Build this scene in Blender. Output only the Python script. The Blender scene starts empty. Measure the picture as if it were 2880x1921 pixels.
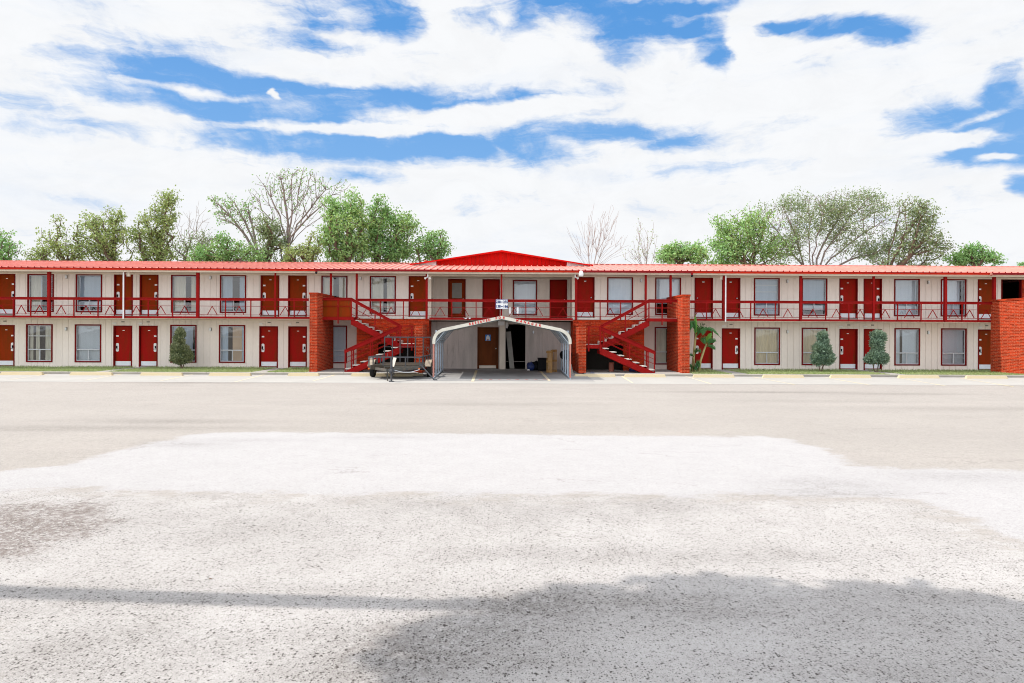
import bpy, math, random
import numpy as np
from mathutils import Vector, Matrix
R_ = math.radians
rnd = random.Random(7)
sc = bpy.context.scene
COL = sc.collection

# ------------------------------------------------------------------ camera geometry
EYE = 1.92; F = 1920.0; HZ = 928.0
YAW = R_(0.72); ROLL = R_(0.26)
RT = Vector((math.cos(YAW), -math.sin(YAW), 0)); FW = Vector((math.sin(YAW), math.cos(YAW), 0)); UP = Vector((0, 0, 1))
def ray(px, py):
    a = px - 1440.0; b = HZ - py
    u = a*math.cos(ROLL) - b*math.sin(ROLL); v = a*math.sin(ROLL) + b*math.cos(ROLL)
    return FW*F + RT*u + UP*v
def P(px, py, Y):
    d = ray(px, py); t = Y/d.y
    return Vector((d.x*t, Y, EYE + d.z*t))
def X(px, Y): return P(px, 905, Y).x
def G(px, py, z=-0.1):
    d = ray(px, py); t = (z - EYE)/d.z
    return Vector((d.x*t, d.y*t, z))

# ------------------------------------------------------------------ mesh builder
class MB:
    def __init__(s): s.v = []; s.f = []
    def poly(s, pts):
        n = len(s.v); s.v += [tuple(p) for p in pts]; s.f.append(tuple(range(n, n+len(pts))))
        return s
    def add(s, vs, fs):
        n = len(s.v); s.v += [tuple(p) for p in vs]; s.f += [tuple(i+n for i in f) for f in fs]; return s
    def box(s, x0, x1, y0, y1, z0, z1):
        return s.add([(x0,y0,z0),(x1,y0,z0),(x1,y1,z0),(x0,y1,z0),(x0,y0,z1),(x1,y0,z1),(x1,y1,z1),(x0,y1,z1)],
            [(0,3,2,1),(4,5,6,7),(0,1,5,4),(1,2,6,5),(2,3,7,6),(3,0,4,7)])
    def cbox(s, x0, x1, y0, y1, z0, z1, c=0.02):
        # box with chamfered top edges
        return s.add([(x0,y0,z0),(x1,y0,z0),(x1,y1,z0),(x0,y1,z0),(x0,y0,z1-c),(x1,y0,z1-c),(x1,y1,z1-c),(x0,y1,z1-c),
                      (x0+c,y0+c,z1),(x1-c,y0+c,z1),(x1-c,y1-c,z1),(x0+c,y1-c,z1)],
            [(0,3,2,1),(0,1,5,4),(1,2,6,5),(2,3,7,6),(3,0,4,7),(4,5,9,8),(5,6,10,9),(6,7,11,10),(7,4,8,11),(8,9,10,11)])
    def bar(s, a, b, w, h, up=(0,0,1)):
        a = Vector(a); b = Vector(b); d = (b-a).normalized(); u = Vector(up)
        r = d.cross(u)
        if r.length < 1e-4: r = d.cross(Vector((0,1,0)))
        r.normalize(); u = r.cross(d).normalized()
        r = r*w/2; u = u*h/2
        vs = [a-r-u, a+r-u, a+r+u, a-r+u, b-r-u, b+r-u, b+r+u, b-r+u]
        return s.add(vs, [(0,1,2,3),(7,6,5,4),(0,4,5,1),(1,5,6,2),(2,6,7,3),(3,7,4,0)])
    def tube(s, pts, rads, n=8, caps=True):
        pts = [Vector(p) for p in pts]
        if not isinstance(rads, (list, tuple)): rads = [rads]*len(pts)
        base = len(s.v); prev = None
        for i, p in enumerate(pts):
            d = (pts[min(i+1, len(pts)-1)] - pts[max(i-1, 0)]).normalized()
            if prev is None:
                r = d.cross(Vector((0,0,1)))
                if r.length < .1: r = d.cross(Vector((0,1,0)))
            else: r = prev - d*prev.dot(d)
            r.normalize(); prev = r; q = d.cross(r)
            for k in range(n):
                a = 2*math.pi*k/n
                s.v.append(tuple(p + (r*math.cos(a) + q*math.sin(a))*rads[i]))
        for i in range(len(pts)-1):
            for k in range(n):
                a = base+i*n+k; b = base+i*n+(k+1)%n
                s.f.append((a, b, b+n, a+n))
        if caps:
            s.f.append(tuple(base+k for k in range(n))[::-1]); s.f.append(tuple(base+(len(pts)-1)*n+k for k in range(n)))
        return s
    def prism(s, pts, off):
        # extrude planar polygon by vector
        n = len(s.v); m = len(pts); off = Vector(off)
        s.v += [tuple(Vector(p)) for p in pts] + [tuple(Vector(p)+off) for p in pts]
        s.f.append(tuple(range(n, n+m))[::-1]); s.f.append(tuple(range(n+m, n+2*m)))
        for i in range(m):
            j = (i+1) % m; s.f.append((n+i, n+j, n+m+j, n+m+i))
        return s
    def build(s, name, mat, parent=None, org=None, smooth=False):
        # verts are given in world space; org = world origin of the object (defaults to the parent's)
        me = bpy.data.meshes.new(name)
        po = WO.get(parent.name, Vector((0,0,0))) if parent else Vector((0,0,0))
        o0 = Vector(org) if org is not None else po
        me.from_pydata([(x-o0.x, y-o0.y, z-o0.z) for x, y, z in s.v], [], s.f)
        me.validate(); me.update()
        if mat: me.materials.append(mat)
        if smooth: me.polygons.foreach_set('use_smooth', [True]*len(me.polygons))
        o = bpy.data.objects.new(name, me); COL.objects.link(o)
        if parent: o.parent = parent
        o.location = o0 - po
        WO[o.name] = o0
        return o
WO = {}
def tag(o, label=None, cat=None, group=None, kind=None):
    if label: o['label'] = label
    if cat: o['category'] = cat
    if group: o['group'] = group
    if kind: o['kind'] = kind
    return o
def empty(name, loc, label, cat, group=None):
    o = bpy.data.objects.new(name, None); COL.objects.link(o); o.location = loc; o.empty_display_size = .2
    WO[o.name] = Vector(loc)
    return tag(o, label, cat, group)
def fast_mesh(name, verts, faces, mat, parent=None, org=(0,0,0), smooth=False):
    me = bpy.data.meshes.new(name); verts = np.asarray(verts, dtype=np.float32) - np.array(org, dtype=np.float32)
    faces = np.asarray(faces, dtype=np.int32); k = faces.shape[1]
    me.vertices.add(len(verts)); me.vertices.foreach_set('co', verts.ravel())
    me.loops.add(faces.size); me.loops.foreach_set('vertex_index', faces.ravel())
    me.polygons.add(len(faces)); me.polygons.foreach_set('loop_start', np.arange(0, faces.size, k, dtype=np.int32))
    if smooth: me.polygons.foreach_set('use_smooth', [True]*len(faces))
    me.update(calc_edges=True); me.materials.append(mat)
    o = bpy.data.objects.new(name, me); COL.objects.link(o)
    po = WO.get(parent.name, Vector((0,0,0))) if parent else Vector((0,0,0))
    if parent: o.parent = parent
    o.location = Vector(org) - po; WO[o.name] = Vector(org)
    return o

# ------------------------------------------------------------------ materials
class NT:
    def __init__(s, nt): s.nt = nt; s.nt.nodes.clear()
    def n(s, t, **kw):
        nd = s.nt.nodes.new(t)
        for k, v in kw.items():
            if k.startswith('i_'):
                k = k[2:]; k = int(k) if k.isdigit() else k.replace('_', ' ')
                s.set(nd.inputs[k], v)
            else: setattr(nd, k, v)
        return nd
    def set(s, inp, v):
        if isinstance(v, bpy.types.NodeSocket): s.nt.links.new(v, inp)
        else: inp.default_value = v
    def m(s, op, a, b=None, c=None, clamp=False):
        nd = s.nt.nodes.new('ShaderNodeMath'); nd.operation = op; nd.use_clamp = clamp
        s.set(nd.inputs[0], a)
        if b is not None: s.set(nd.inputs[1], b)
        if c is not None: s.set(nd.inputs[2], c)
        return nd.outputs[0]
    def noise(s, vec, scale, detail=3, rough=.5, dist=0.0, dims='3D'):
        nd = s.n('ShaderNodeTexNoise', noise_dimensions=dims, i_Scale=scale, i_Detail=detail, i_Roughness=rough, i_Distortion=dist)
        if vec is not None: s.set(nd.inputs['Vector'], vec)
        return nd.outputs['Fac']
    def ramp(s, f, a, b, smooth=True):
        nd = s.n('ShaderNodeMapRange', interpolation_type='SMOOTHSTEP' if smooth else 'LINEAR')
        s.set(nd.inputs['Value'], f); nd.inputs['From Min'].default_value = a; nd.inputs['From Max'].default_value = b
        return nd.outputs['Result']
    def mix(s, f, a, b, blend='MIX'):
        nd = s.n('ShaderNodeMix', data_type='RGBA', blend_type=blend)
        s.set(nd.inputs[0], f)
        for i, v in ((6, a), (7, b)):
            if isinstance(v, tuple) and len(v) == 3: v = (*v, 1)
            s.set(nd.inputs[i], v)
        return nd.outputs[2]
    def obj(s): return s.n('ShaderNodeTexCoord').outputs['Object']
    def mapv(s, v, sc=(1,1,1), loc=(0,0,0), rot=(0,0,0)):
        nd = s.n('ShaderNodeMapping'); s.set(nd.inputs['Vector'], v)
        nd.inputs['Scale'].default_value = sc; nd.inputs['Location'].default_value = loc; nd.inputs['Rotation'].default_value = rot
        return nd.outputs[0]
    def bsdf(s, col, rough=.7, spec=.3, metal=0, bump=None, bstr=.3, bdist=.01, **kw):
        b = s.n('ShaderNodeBsdfPrincipled'); s.set(b.inputs['Base Color'], (*col, 1) if isinstance(col, tuple) and len(col) == 3 else col)
        s.set(b.inputs['Roughness'], rough); b.inputs['Specular IOR Level'].default_value = spec; b.inputs['Metallic'].default_value = metal
        for k, v in kw.items(): s.set(b.inputs[k.replace('_', ' ')], v)
        if bump is not None:
            bn = s.n('ShaderNodeBump'); bn.inputs['Strength'].default_value = bstr; bn.inputs['Distance'].default_value = bdist
            s.set(bn.inputs['Height'], bump); s.nt.links.new(bn.outputs[0], b.inputs['Normal'])
        o = s.n('ShaderNodeOutputMaterial'); s.nt.links.new(b.outputs[0], o.inputs[0]); return b
def newmat(name):
    m = bpy.data.materials.new(name); m.use_nodes = True; return m, NT(m.node_tree)
def painted(name, c, c2=None, rough=.6, spec=.3, ns=3.0, amt=.6, metal=0, stretch=(1,1,1), bs=.15, bd=.005, chip=None, ca=.6, cn=7, ct=.60):
    m, t = newmat(name); v = t.mapv(t.obj(), stretch)
    n = t.noise(v, ns, 6, .65); f = t.m('MULTIPLY', t.ramp(n, .35, .7), amt)
    c2 = c2 or tuple(x*.7 for x in c)
    fine = t.noise(v, ns*18, 3, .6)
    col = t.mix(f, c, c2); col = t.mix(t.m('MULTIPLY', t.ramp(fine, .3, .75), .22), col, tuple(x*.75 for x in c))
    if chip: col = t.mix(t.m('MULTIPLY', t.ramp(t.noise(v, cn, 8, .82), ct, ct+.07), ca), col, chip)
    t.bsdf(col, rough, spec, metal, bump=fine, bstr=bs, bdist=bd); return m

M = {}
def setup_mats():
    M['siding'] = painted('beige_siding', (.80,.715,.65), (.72,.64,.58), .75, .2, 1.2, .7, stretch=(1.0,1,.25), chip=(.50,.43,.37), ca=.35, cn=2.2, ct=.58)
    M['siding_shaded'] = painted('shaded_siding', (.56,.50,.46), (.40,.36,.33), .8, .15, 1.6, .9, stretch=(1.5,1,.25), chip=(.30,.26,.23), ca=.5, cn=2.5, ct=.56)  # darker copy of the siding, shade behind the carport put into its colour
    M['siding_dark'] = painted('grey_beige_siding', (.80,.72,.65), (.66,.59,.53), .8, .2, 1.6, .8, stretch=(1.5,1,.25))
    M['cream'] = painted('cream_trim', (.74,.66,.56), (.66,.57,.47), .7, .2, 1.5)
    M['soffit'] = painted('soffit_paint', (.74,.65,.54), (.60,.5,.4), .75, .2, .8)
    M['red'] = painted('red_trim_paint', (.28,.006,.006), (.19,.007,.005), .65, .08, 2.5, .9, chip=(.36,.12,.08), ca=.55)
    M['redframe'] = painted('dark_red_frame_paint', (.17,.004,.005), (.11,.004,.003), .65, .08, 3, .6)
    M['orange'] = painted('orange_red_fascia_paint', (.56,.020,.003), (.38,.012,.003), .6, .14, 1.2, .9, chip=(.55,.14,.08), ca=.6, cn=4)
    M['maroon'] = painted('maroon_gutter_paint', (.26,.008,.010), (.18,.006,.006), .55, .14, 1.5)
    M['gable'] = painted('bright_red_board_paint', (.60,.005,.003), (.42,.007,.003), .7, .08, 2.2, .9, stretch=(1.6,1,.3))
    M['door'] = painted('red_door_paint', (.31,.006,.004), (.20,.018,.003), .6, .07, 1.4, 1.0, stretch=(2,1,.35), chip=(.15,.028,.005), ca=.6, cn=3, ct=.55)
    M['door_brown'] = painted('brown_red_door_paint', (.25,.026,.002), (.14,.034,.002), .6, .06, 1.3, 1.0, stretch=(2,1,.35), chip=(.12,.05,.01), ca=.7, cn=3, ct=.55)
    M['door_wood'] = painted('old_brown_door', (.15,.038,.008), (.09,.024,.004), .55, .1, 2.0, 1.0, stretch=(2,1,.25))
    M['white'] = painted('white_paint', (.80,.80,.80), (.66,.66,.66), .5, .3, 4)
    M['kick'] = painted('white_kick_plate', (.74,.76,.80), (.60,.62,.66), .4, .4, 3)
    M['grey_panel'] = painted('grey_board', (.26,.25,.23), (.2,.19,.17), .7, .2, 3)
    M['alu'] = painted('aluminium_sash', (.55,.57,.60), (.42,.44,.48), .45, .5, 5)
    M['galv'] = painted('galvanised_steel', (.34,.40,.46), (.24,.29,.34), .45, .5, 5, .7)
    M['rusty_post'] = painted('faded_red_post', (.56,.20,.15), (.42,.26,.22), .7, .2, 2.5, .9, stretch=(1,1,.3))
    M['cp_trim'] = painted('carport_white_trim', (.66,.635,.55), (.50,.47,.39), .55, .3, 2.0)
    M['cp_sheet'] = painted('carport_sheet_metal', (.34,.33,.30), (.24,.22,.19), .5, .4, 1.6)
    M['black'] = painted('black_rubber', (.012,.012,.013), (.03,.028,.026), .8, .2, 5)
    M['blackp'] = painted('black_plastic', (.008,.008,.010), (.014,.014,.016), .6, .12, 5)
    M['tsteel'] = painted('weathered_trailer_steel', (.07,.072,.065), (.13,.10,.075), .7, .3, 5, .9)
    M['tdark'] = painted('dark_grey_steel', (.05,.055,.065), (.09,.08,.07), .6, .4, 6)
    M['twood'] = painted('weathered_deck_wood', (.055,.045,.034), (.035,.028,.02), .85, .1, 4, .8, stretch=(4,1,1))
    M['fender'] = painted('cream_fender', (.34,.28,.20), (.2,.14,.10), .5, .4, 3)
    M['pallet'] = painted('pallet_wood', (.42,.25,.10), (.28,.15,.06), .85, .1, 6, .9, stretch=(3,3,.4))
    M['bark'] = painted('bark', (.16,.115,.085), (.10,.07,.05), .9, .1, 3)
    M['bark_grey'] = painted('grey_bark', (.26,.215,.19), (.17,.14,.12), .9, .1, 3)
    M['twig'] = painted('pale_twig_bark', (.42,.36,.33), (.33,.28,.25), .9, .1, 3)
    M['blue'] = painted('sign_blue', (.04,.22,.62), (.03,.16,.5), .5, .3, 5)
    M['ink'] = painted('sign_ink', (.012,.035,.14), (.02,.05,.2), .6, .2, 9)
    M['redink'] = painted('hand_painted_red', (.60,.02,.02), (.42,.02,.02), .6, .2, 9)
    M['orange_lens'] = painted('amber_reflector', (.75,.16,.02), None, .3, .5, 5)
    M['tread'] = painted('pale_concrete_tread', (.56,.52,.47), (.38,.35,.32), .85, .15, 6)
    M['bananastem'] = painted('banana_stem_skin', (.42,.36,.16), (.24,.22,.08), .7, .2, 5, .9, stretch=(1,1,.4))
    M['inner_door'] = painted('lit_inner_door', (.75,.52,.34), (.62,.40,.25), .7, .2, 2)  # warm light on the door is put into this bright colour
    M['drum'] = painted('faded_pink_paint', (.42,.14,.10), (.3,.16,.12), .7, .2, 4)
    M['dark_room'] = painted('dark_interior', (.04,.035,.03), (.03,.025,.02), .9, .1, 1)  # near-black colour stands in for the shade inside rooms and stores
    M['room'] = painted('room_wall', (.28,.22,.16), (.2,.16,.12), .9, .1, 1)
    M['bluejunk'] = painted('blue_plastic', (.02,.04,.16), (.012,.015,.05), .5, .4, 6)
    # glass
    m, t = newmat('window_glass')
    tr = t.n('ShaderNodeBsdfTransparent'); tr.inputs[0].default_value = (.86,.9,.93,1)
    gl = t.n('ShaderNodeBsdfGlossy'); gl.inputs['Roughness'].default_value = .03
    nz = t.noise(t.obj(), 1.6, 2); bp = t.n('ShaderNodeBump', i_Strength=.08, i_Distance=.05, i_Height=nz)
    t.nt.links.new(bp.outputs[0], gl.inputs['Normal'])
    fr = t.n('ShaderNodeFresnel', i_IOR=1.45); f = t.m('MULTIPLY_ADD', fr.outputs[0], 1.3, .06, clamp=True)
    mx = t.n('ShaderNodeMixShader'); t.set(mx.inputs[0], f); t.nt.links.new(tr.outputs[0], mx.inputs[1]); t.nt.links.new(gl.outputs[0], mx.inputs[2])
    o = t.n('ShaderNodeOutputMaterial'); t.nt.links.new(mx.outputs[0], o.inputs[0]); M['glass'] = m
    # curtains
    for k, c, c2 in (('curtain', (.80,.75,.62), (.68,.62,.5)), ('curtain_yellow', (.80,.68,.46), (.64,.53,.36)), ('curtain_blue', (.54,.63,.72), (.44,.54,.63)), ('curtain_white', (.82,.86,.90), (.72,.76,.81))):
        M[k] = painted(k+'_fabric', c, c2, .9, .1, 2.0, .6, stretch=(6,1,.3))
    # red metal roof
    m, t = newmat('red_metal_roof'); v = t.obj()
    n1 = t.noise(t.mapv(v, (.5,.9,1)), 1.4, 5, .6); n2 = t.noise(t.mapv(v, (6,1,1)), 2.0, 4, .6); n3 = t.noise(v, 30, 2)
    c = t.mix(t.ramp(n1, .3, .7), (.68,.235,.185), (.63,.18,.14)); c = t.mix(t.m('MULTIPLY', t.ramp(n2, .4, .75), .45), c, (.74,.36,.30))
    t.bsdf(c, .42, .5, 0, bump=n3, bstr=.05, bdist=.003); M['roof'] = m
    # brick
    for nm, ca, cb, mo in (('brick', (.48,.032,.005), (.17,.012,.003), (.36,.07,.03)), ('brick_faded', (.52,.040,.008), (.19,.014,.003), (.52,.17,.09))):
        m, t = newmat(nm); v = t.obj(); sp = t.n('ShaderNodeSeparateXYZ'); t.set(sp.inputs[0], v)
        cx = t.n('ShaderNodeCombineXYZ'); t.set(cx.inputs[0], t.m('ADD', sp.outputs[0], sp.outputs[1])); t.set(cx.inputs[1], sp.outputs[2])
        b = t.n('ShaderNodeTexBrick', offset=.5)
        t.nt.links.new(cx.outputs[0], b.inputs['Vector'])
        b.inputs['Color1'].default_value = (*ca, 1); b.inputs['Color2'].default_value = (*cb, 1); b.inputs['Mortar'].default_value = (*mo, 1)
        b.inputs['Scale'].default_value = 1; b.inputs['Mortar Size'].default_value = .009; b.inputs['Mortar Smooth'].default_value = .3
        b.inputs['Brick Width'].default_value = .30; b.inputs['Row Height'].default_value = .068; b.inputs['Bias'].default_value = -.1
        n1 = t.noise(v, 1.7, 6, .7); n2 = t.noise(v, 14, 4, .7)
        c = t.mix(t.m('MULTIPLY', t.ramp(n1, .5, .75), .40), b.outputs['Color'], (.56,.075,.025))
        c = t.mix(t.m('MULTIPLY', t.ramp(n2, .42, .66), .55), c, (.16,.014,.004))
        c = t.mix(t.m('MULTIPLY', t.ramp(t.noise(v, 40, 2), .64, .72), .4), c, (.66,.40,.30))
        hgt = t.m('ADD', b.outputs['Fac'], t.m('MULTIPLY', n2, -.5))
        t.bsdf(c, .85, .08, 0); M[nm] = m
    # leaves
    def leaf(name, c1, c2, c3, tr=.35):
        m, t = newmat(name); g = t.n('ShaderNodeNewGeometry'); r = g.outputs['Random Per Island']
        n = t.noise(t.obj(), .45, 3)
        c = t.mix(r, c1, c2); c = t.mix(t.m('MULTIPLY', t.ramp(n, .4, .65), .8), c, c3)
        p = t.n('ShaderNodeBsdfPrincipled'); t.set(p.inputs['Base Color'], c); p.inputs['Roughness'].default_value = .55; p.inputs['Specular IOR Level'].default_value = .3
        tl = t.n('ShaderNodeBsdfTranslucent'); t.set(tl.inputs[0], t.mix(.5, c, (.22,.34,.05), 'MIX'))
        mx = t.n('ShaderNodeMixShader', i_0=tr); t.nt.links.new(p.outputs[0], mx.inputs[1]); t.nt.links.new(tl.outputs[0], mx.inputs[2])
        o = t.n('ShaderNodeOutputMaterial'); t.nt.links.new(mx.outputs[0], o.inputs[0]); return m
    M['leaf_green'] = leaf('leaf_green', (.17,.32,.10), (.33,.50,.18), (.22,.44,.16))
    M['leaf_bright'] = leaf('leaf_bright', (.21,.39,.12), (.42,.60,.22), (.28,.50,.19))
    M['leaf_olive'] = leaf('leaf_olive', (.22,.30,.10), (.40,.47,.19), (.32,.39,.13))
    M['leaf_dark'] = leaf('leaf_dark', (.16,.22,.11), (.33,.40,.22), (.25,.33,.16))
    M['leaf_juniper'] = leaf('leaf_juniper', (.06,.10,.05), (.34,.36,.20), (.26,.26,.12), .15)
    M['leaf_juniper_blue'] = leaf('leaf_juniper_blue', (.05,.11,.08), (.30,.42,.32), (.27,.31,.18), .15)
    M['leaf_banana'] = leaf('leaf_banana', (.03,.12,.035), (.06,.20,.05), (.05,.15,.05), .25)
    M['leaf_banana_young'] = leaf('leaf_banana_young', (.12,.34,.05), (.18,.42,.08), (.13,.36,.06), .35)
    M['grass'] = leaf('grass_blade', (.20,.30,.10), (.44,.48,.24), (.34,.38,.17), .3)
    # concrete variants
    def conc(name, c1, c2, stain, sc=1.0, crack=True):
        m, t = newmat(name); v = t.obj()
        n1 = t.noise(v, .55*sc, 6, .6); n2 = t.noise(v, 60, 3, .6); n3 = t.noise(t.mapv(v, (.5,1.6,1)), 1.1, 5, .6)
        c = t.mix(t.ramp(n1, .3, .7), c1, c2); c = t.mix(t.m('MULTIPLY', t.ramp(n3, .56, .74), .55), c, stain)
        c = t.mix(t.m('MULTIPLY', t.ramp(n2, .5, .7), .35), c, tuple(x*.6 for x in c1))
        t.bsdf(c, .9, .15, 0, bump=n2, bstr=.3, bdist=.006); return m
    M['conc'] = conc('parking_concrete', (.39,.373,.345), (.355,.338,.313), (.33,.30,.27))
    M['conc_pad'] = conc('driveway_concrete', (.31,.30,.29), (.23,.225,.22), (.11,.10,.095))
    M['walk'] = conc('sidewalk_concrete', (.38,.36,.33), (.30,.285,.26), (.16,.15,.13))
    M['curb'] = conc('curb_concrete', (.36,.33,.29), (.26,.24,.21), (.22,.2,.17))
    M['stop'] = conc('wheel_stop_paint', (.56,.45,.26), (.56,.48,.35), (.42,.36,.27))
    M['soil'] = conc('lawn_soil', (.24,.27,.13), (.32,.31,.17), (.30,.26,.17))
    M['line'] = conc('faded_yellow_line', (.60,.50,.30), (.50,.455,.38), (.44,.42,.39))
setup_mats()

# ------------------------------------------------------------------ ground
W = 33.7; RP = 32.5; EV = 32.08; P0 = 30.75; CURB = 30.05; BAND = 25.75
def sdist(px_, py_, poly):
    # signed distance (positive inside) of points to polygon
    poly = np.array(poly); n = len(poly); d = np.full(px_.shape, 1e9); ins = np.zeros(px_.shape, bool)
    for i in range(n):
        a = poly[i]; b = poly[(i+1) % n]; e = b-a
        wx = px_-a[0]; wy = py_-a[1]
        t = np.clip((wx*e[0]+wy*e[1])/(e@e), 0, 1)
        d = np.minimum(d, np.hypot(wx-e[0]*t, wy-e[1]*t))
        c = ((a[1] > py_) != (b[1] > py_)) & (px_ < (b[0]-a[0])*(py_-a[1])/((b[1]-a[1]) + 1e-12) + a[0])
        ins ^= c
    return np.where(ins, d, -d)
def gpoly(pts): return [tuple(G(x, y).xy) for x, y in pts]
def ground():
    xs = np.concatenate([[-900,-400,-200,-100,-60,-40], np.arange(-30,-8,.35), np.arange(-8,8,.12), np.arange(8,30.1,.35), [40,60,100,200,400,900]])
    ys = np.concatenate([[-900,-300,-100,-40,-15,-5,0,2], np.arange(3,9,.1), np.arange(9,26.4,.2), [30,36,45,60,100,200,400,900]])
    Xg, Yg = np.meshgrid(xs, ys); nx, ny = len(xs), len(ys)
    verts = np.stack([Xg.ravel(), Yg.ravel(), np.full(Xg.size, -.1)], 1)
    i = np.arange(nx*ny).reshape(ny, nx)
    f = np.stack([i[:-1,:-1].ravel(), i[:-1,1:].ravel(), i[1:,1:].ravel(), i[1:,:-1].ravel()], 1)
    patch = gpoly([(-260,1345),(0,1325),(180,1308),(300,1278),(350,1262),(440,1243),(505,1232),(520,1220),(700,1215),(960,1217),(1200,1219),(1440,1222),(1700,1225),(1920,1226),(2140,1227),(2210,1231),(2240,1245),(2320,1264),(2375,1290),(2400,1308),(2540,1318),(2880,1322),(3200,1324),
        (3300,1620),(2880,1530),(2760,1480),(2680,1440),(2570,1405),(2300,1400),(2100,1392),(1920,1398),(1700,1390),(1440,1394),(1200,1386),(960,1392),(700,1384),(480,1386),(200,1372),(0,1382),(-260,1385)])
    rough = gpoly([(-300,1370),(500,1380),(960,1390),(2000,1396),(2560,1402),(2760,1480),(3300,1700),(3300,2200),(-300,2200)])
    brown = gpoly([(-200,1440),(60,1415),(250,1408),(330,1440),(300,1490),(180,1520),(60,1570),(-200,1600)])
    d1 = sdist(Xg.ravel(), Yg.ravel(), patch); d2 = sdist(Xg.ravel(), Yg.ravel(), rough); d3 = sdist(Xg.ravel(), Yg.ravel(), brown)
    # dark worn areas as gaussian spots, some added to mask the tree shadow's edge: (px, py, radius_x_m, radius_y_m, amount)
    st = np.zeros(Xg.size)
    for px, py, rx, ry, am in [(1480,1700,.75,.34,1.0),(1300,1775,.7,.35,.9),(1750,1690,.7,.25,.7),(2000,1720,.7,.2,.55),(1150,1850,.7,.45,.95),(1000,1890,.6,.3,.7),(1080,1790,.6,.25,.7),(1250,1800,.6,.3,.9),(1400,1850,.6,.3,.6),(1950,1690,1.2,.2,.5),(2600,1680,1.2,.2,.45),(200,1880,.8,.25,.5),(560,1820,.7,.25,.4),(60,1665,.8,.12,.5),(420,1690,.9,.12,.5),(340,1790,.6,.25,.5),(150,1830,.35,.2,.6),(110,1700,.9,.25,.35),
            (900,1660,1.0,.14,.3),(300,1650,.8,.14,.35),(2500,1740,1.2,.4,.35),(1250,1420,1.0,.5,.35),(1500,1440,1.1,.6,.3),(1860,1420,.7,.4,.35),(700,1480,1.6,.7,.25),(1650,1560,1.5,.25,.4),(2150,1565,1.2,.22,.4),(2600,1900,1.2,.3,.4),
            (480,1185,2.2,.35,.6),(300,1203,3.5,.3,.55),(60,1208,2,.25,.5),(2150,1103,3.2,.35,.8),(2520,1108,2.3,.3,.6),(2300,1128,3,.4,.25),(2780,1150,2.6,.5,.45),(1350,1137,3.0,.4,.35),(560,1077,3,.3,.7),(2330,1360,.9,.4,.4),
            (2340,1385,1.0,.25,.45),(520,1250,.8,.3,.45),(700,1238,1.2,.2,.3),(1070,1230,1.0,.2,.35),(2700,1340,1.4,.4,.35)]:
        g = G(px, py); q = ((Xg.ravel()-g.x)/rx)**2 + ((Yg.ravel()-g.y)/ry)**2; st = np.maximum(st, am*np.exp(-q))
    m, t = newmat('sun_bleached_asphalt')
    at = lambda nme: t.n('ShaderNodeAttribute', attribute_name=nme).outputs['Fac']
    v = t.obj(); pa, ra, ba, sa = at('patch_edge'), at('rough_edge'), at('brown_edge'), at('wear')
    n_big = t.noise(v, .35, 5, .6); n_med = t.noise(v, 2.2, 6, .7); n_edge = t.noise(v, 1.6, 7, .75); n_fine = t.noise(v, 45, 4, .7); n_grain = t.noise(v, 140, 3, .7); n_grain2 = t.noise(v, 22, 5, .75)
    e = t.m('ADD', t.m('MULTIPLY', t.m('SUBTRACT', n_edge, .5), 1.5), t.m('MULTIPLY', t.m('SUBTRACT', t.noise(t.mapv(v, (.35,1,1)), 6, 6, .85), .5), 1.2))
    pm = t.ramp(t.m('ADD', pa, t.m('MULTIPLY', e, .55)), -.13, .16)
    rm = t.ramp(t.m('ADD', ra, t.m('MULTIPLY', e, 2.2)), -.5, .5)
    bm = t.ramp(t.m('ADD', ba, t.m('MULTIPLY', t.m('SUBTRACT', t.noise(v, 5, 8, .85), .5), 2.6)), -.15, .25)
    base = t.mix(t.ramp(n_big, .3, .7), (.405,.380,.350), (.368,.345,.318))
    base = t.mix(t.m('MULTIPLY', t.ramp(t.noise(t.mapv(v, (.25,1.3,1)), .8, 4), .5, .75), .5), base, (.445,.41,.38))
    low = t.mix(t.ramp(n_med, .3, .7), (.46,.447,.435), (.425,.41,.397))
    low = t.mix(t.m('MULTIPLY', t.ramp(t.noise(v, .8, 5, .65), .45, .7), .6), low, (.495,.482,.472))
    wht = t.mix(t.ramp(n_med, .3, .75), (.462,.456,.460), (.438,.432,.434))
    g18 = t.noise(v, 16, 5, .8); base = t.mix(t.m('MULTIPLY', t.ramp(g18, .42, .66), .42), base, (.27,.245,.225)); base = t.mix(t.m('MULTIPLY', t.ramp(t.noise(v, 21, 4, .8), .55, .68), .4), base, (.50,.47,.44))
    c = t.mix(rm, base, low); c = t.mix(pm, c, wht)
    bm = t.m('MULTIPLY', bm, t.ramp(t.noise(v, 17, 6, .9), .42, .53)); c = t.mix(t.m('MULTIPLY', bm, .85), c, (.165,.13,.115))
    # overall grain
    c = t.mix(t.m('MULTIPLY', t.ramp(n_fine, .46, .68), .32), c, (.22,.205,.195))
    c = t.mix(t.m('MULTIPLY', t.ramp(n_grain, .47, .66), .40), c, (.18,.17,.165))
    c = t.mix(t.m('MULTIPLY', t.ramp(n_grain2, .56, .70), .45), c, (.22,.20,.19))
    c = t.mix(t.m('MULTIPLY', t.ramp(t.noise(v, 95, 2, .5), .60, .74), .6), c, (.62,.60,.59))
    # wear: bitumen showing between stones
    sx = t.m('MULTIPLY', sa, t.ramp(t.noise(v, 13, 8, .92), .36, .58))
    c = t.mix(t.m('MULTIPLY', sx, .66), c, (.11,.097,.088))
    # pits: small dark holes
    inv = t.m('SUBTRACT', 1.0, t.m('MULTIPLY', pm, .55))
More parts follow.
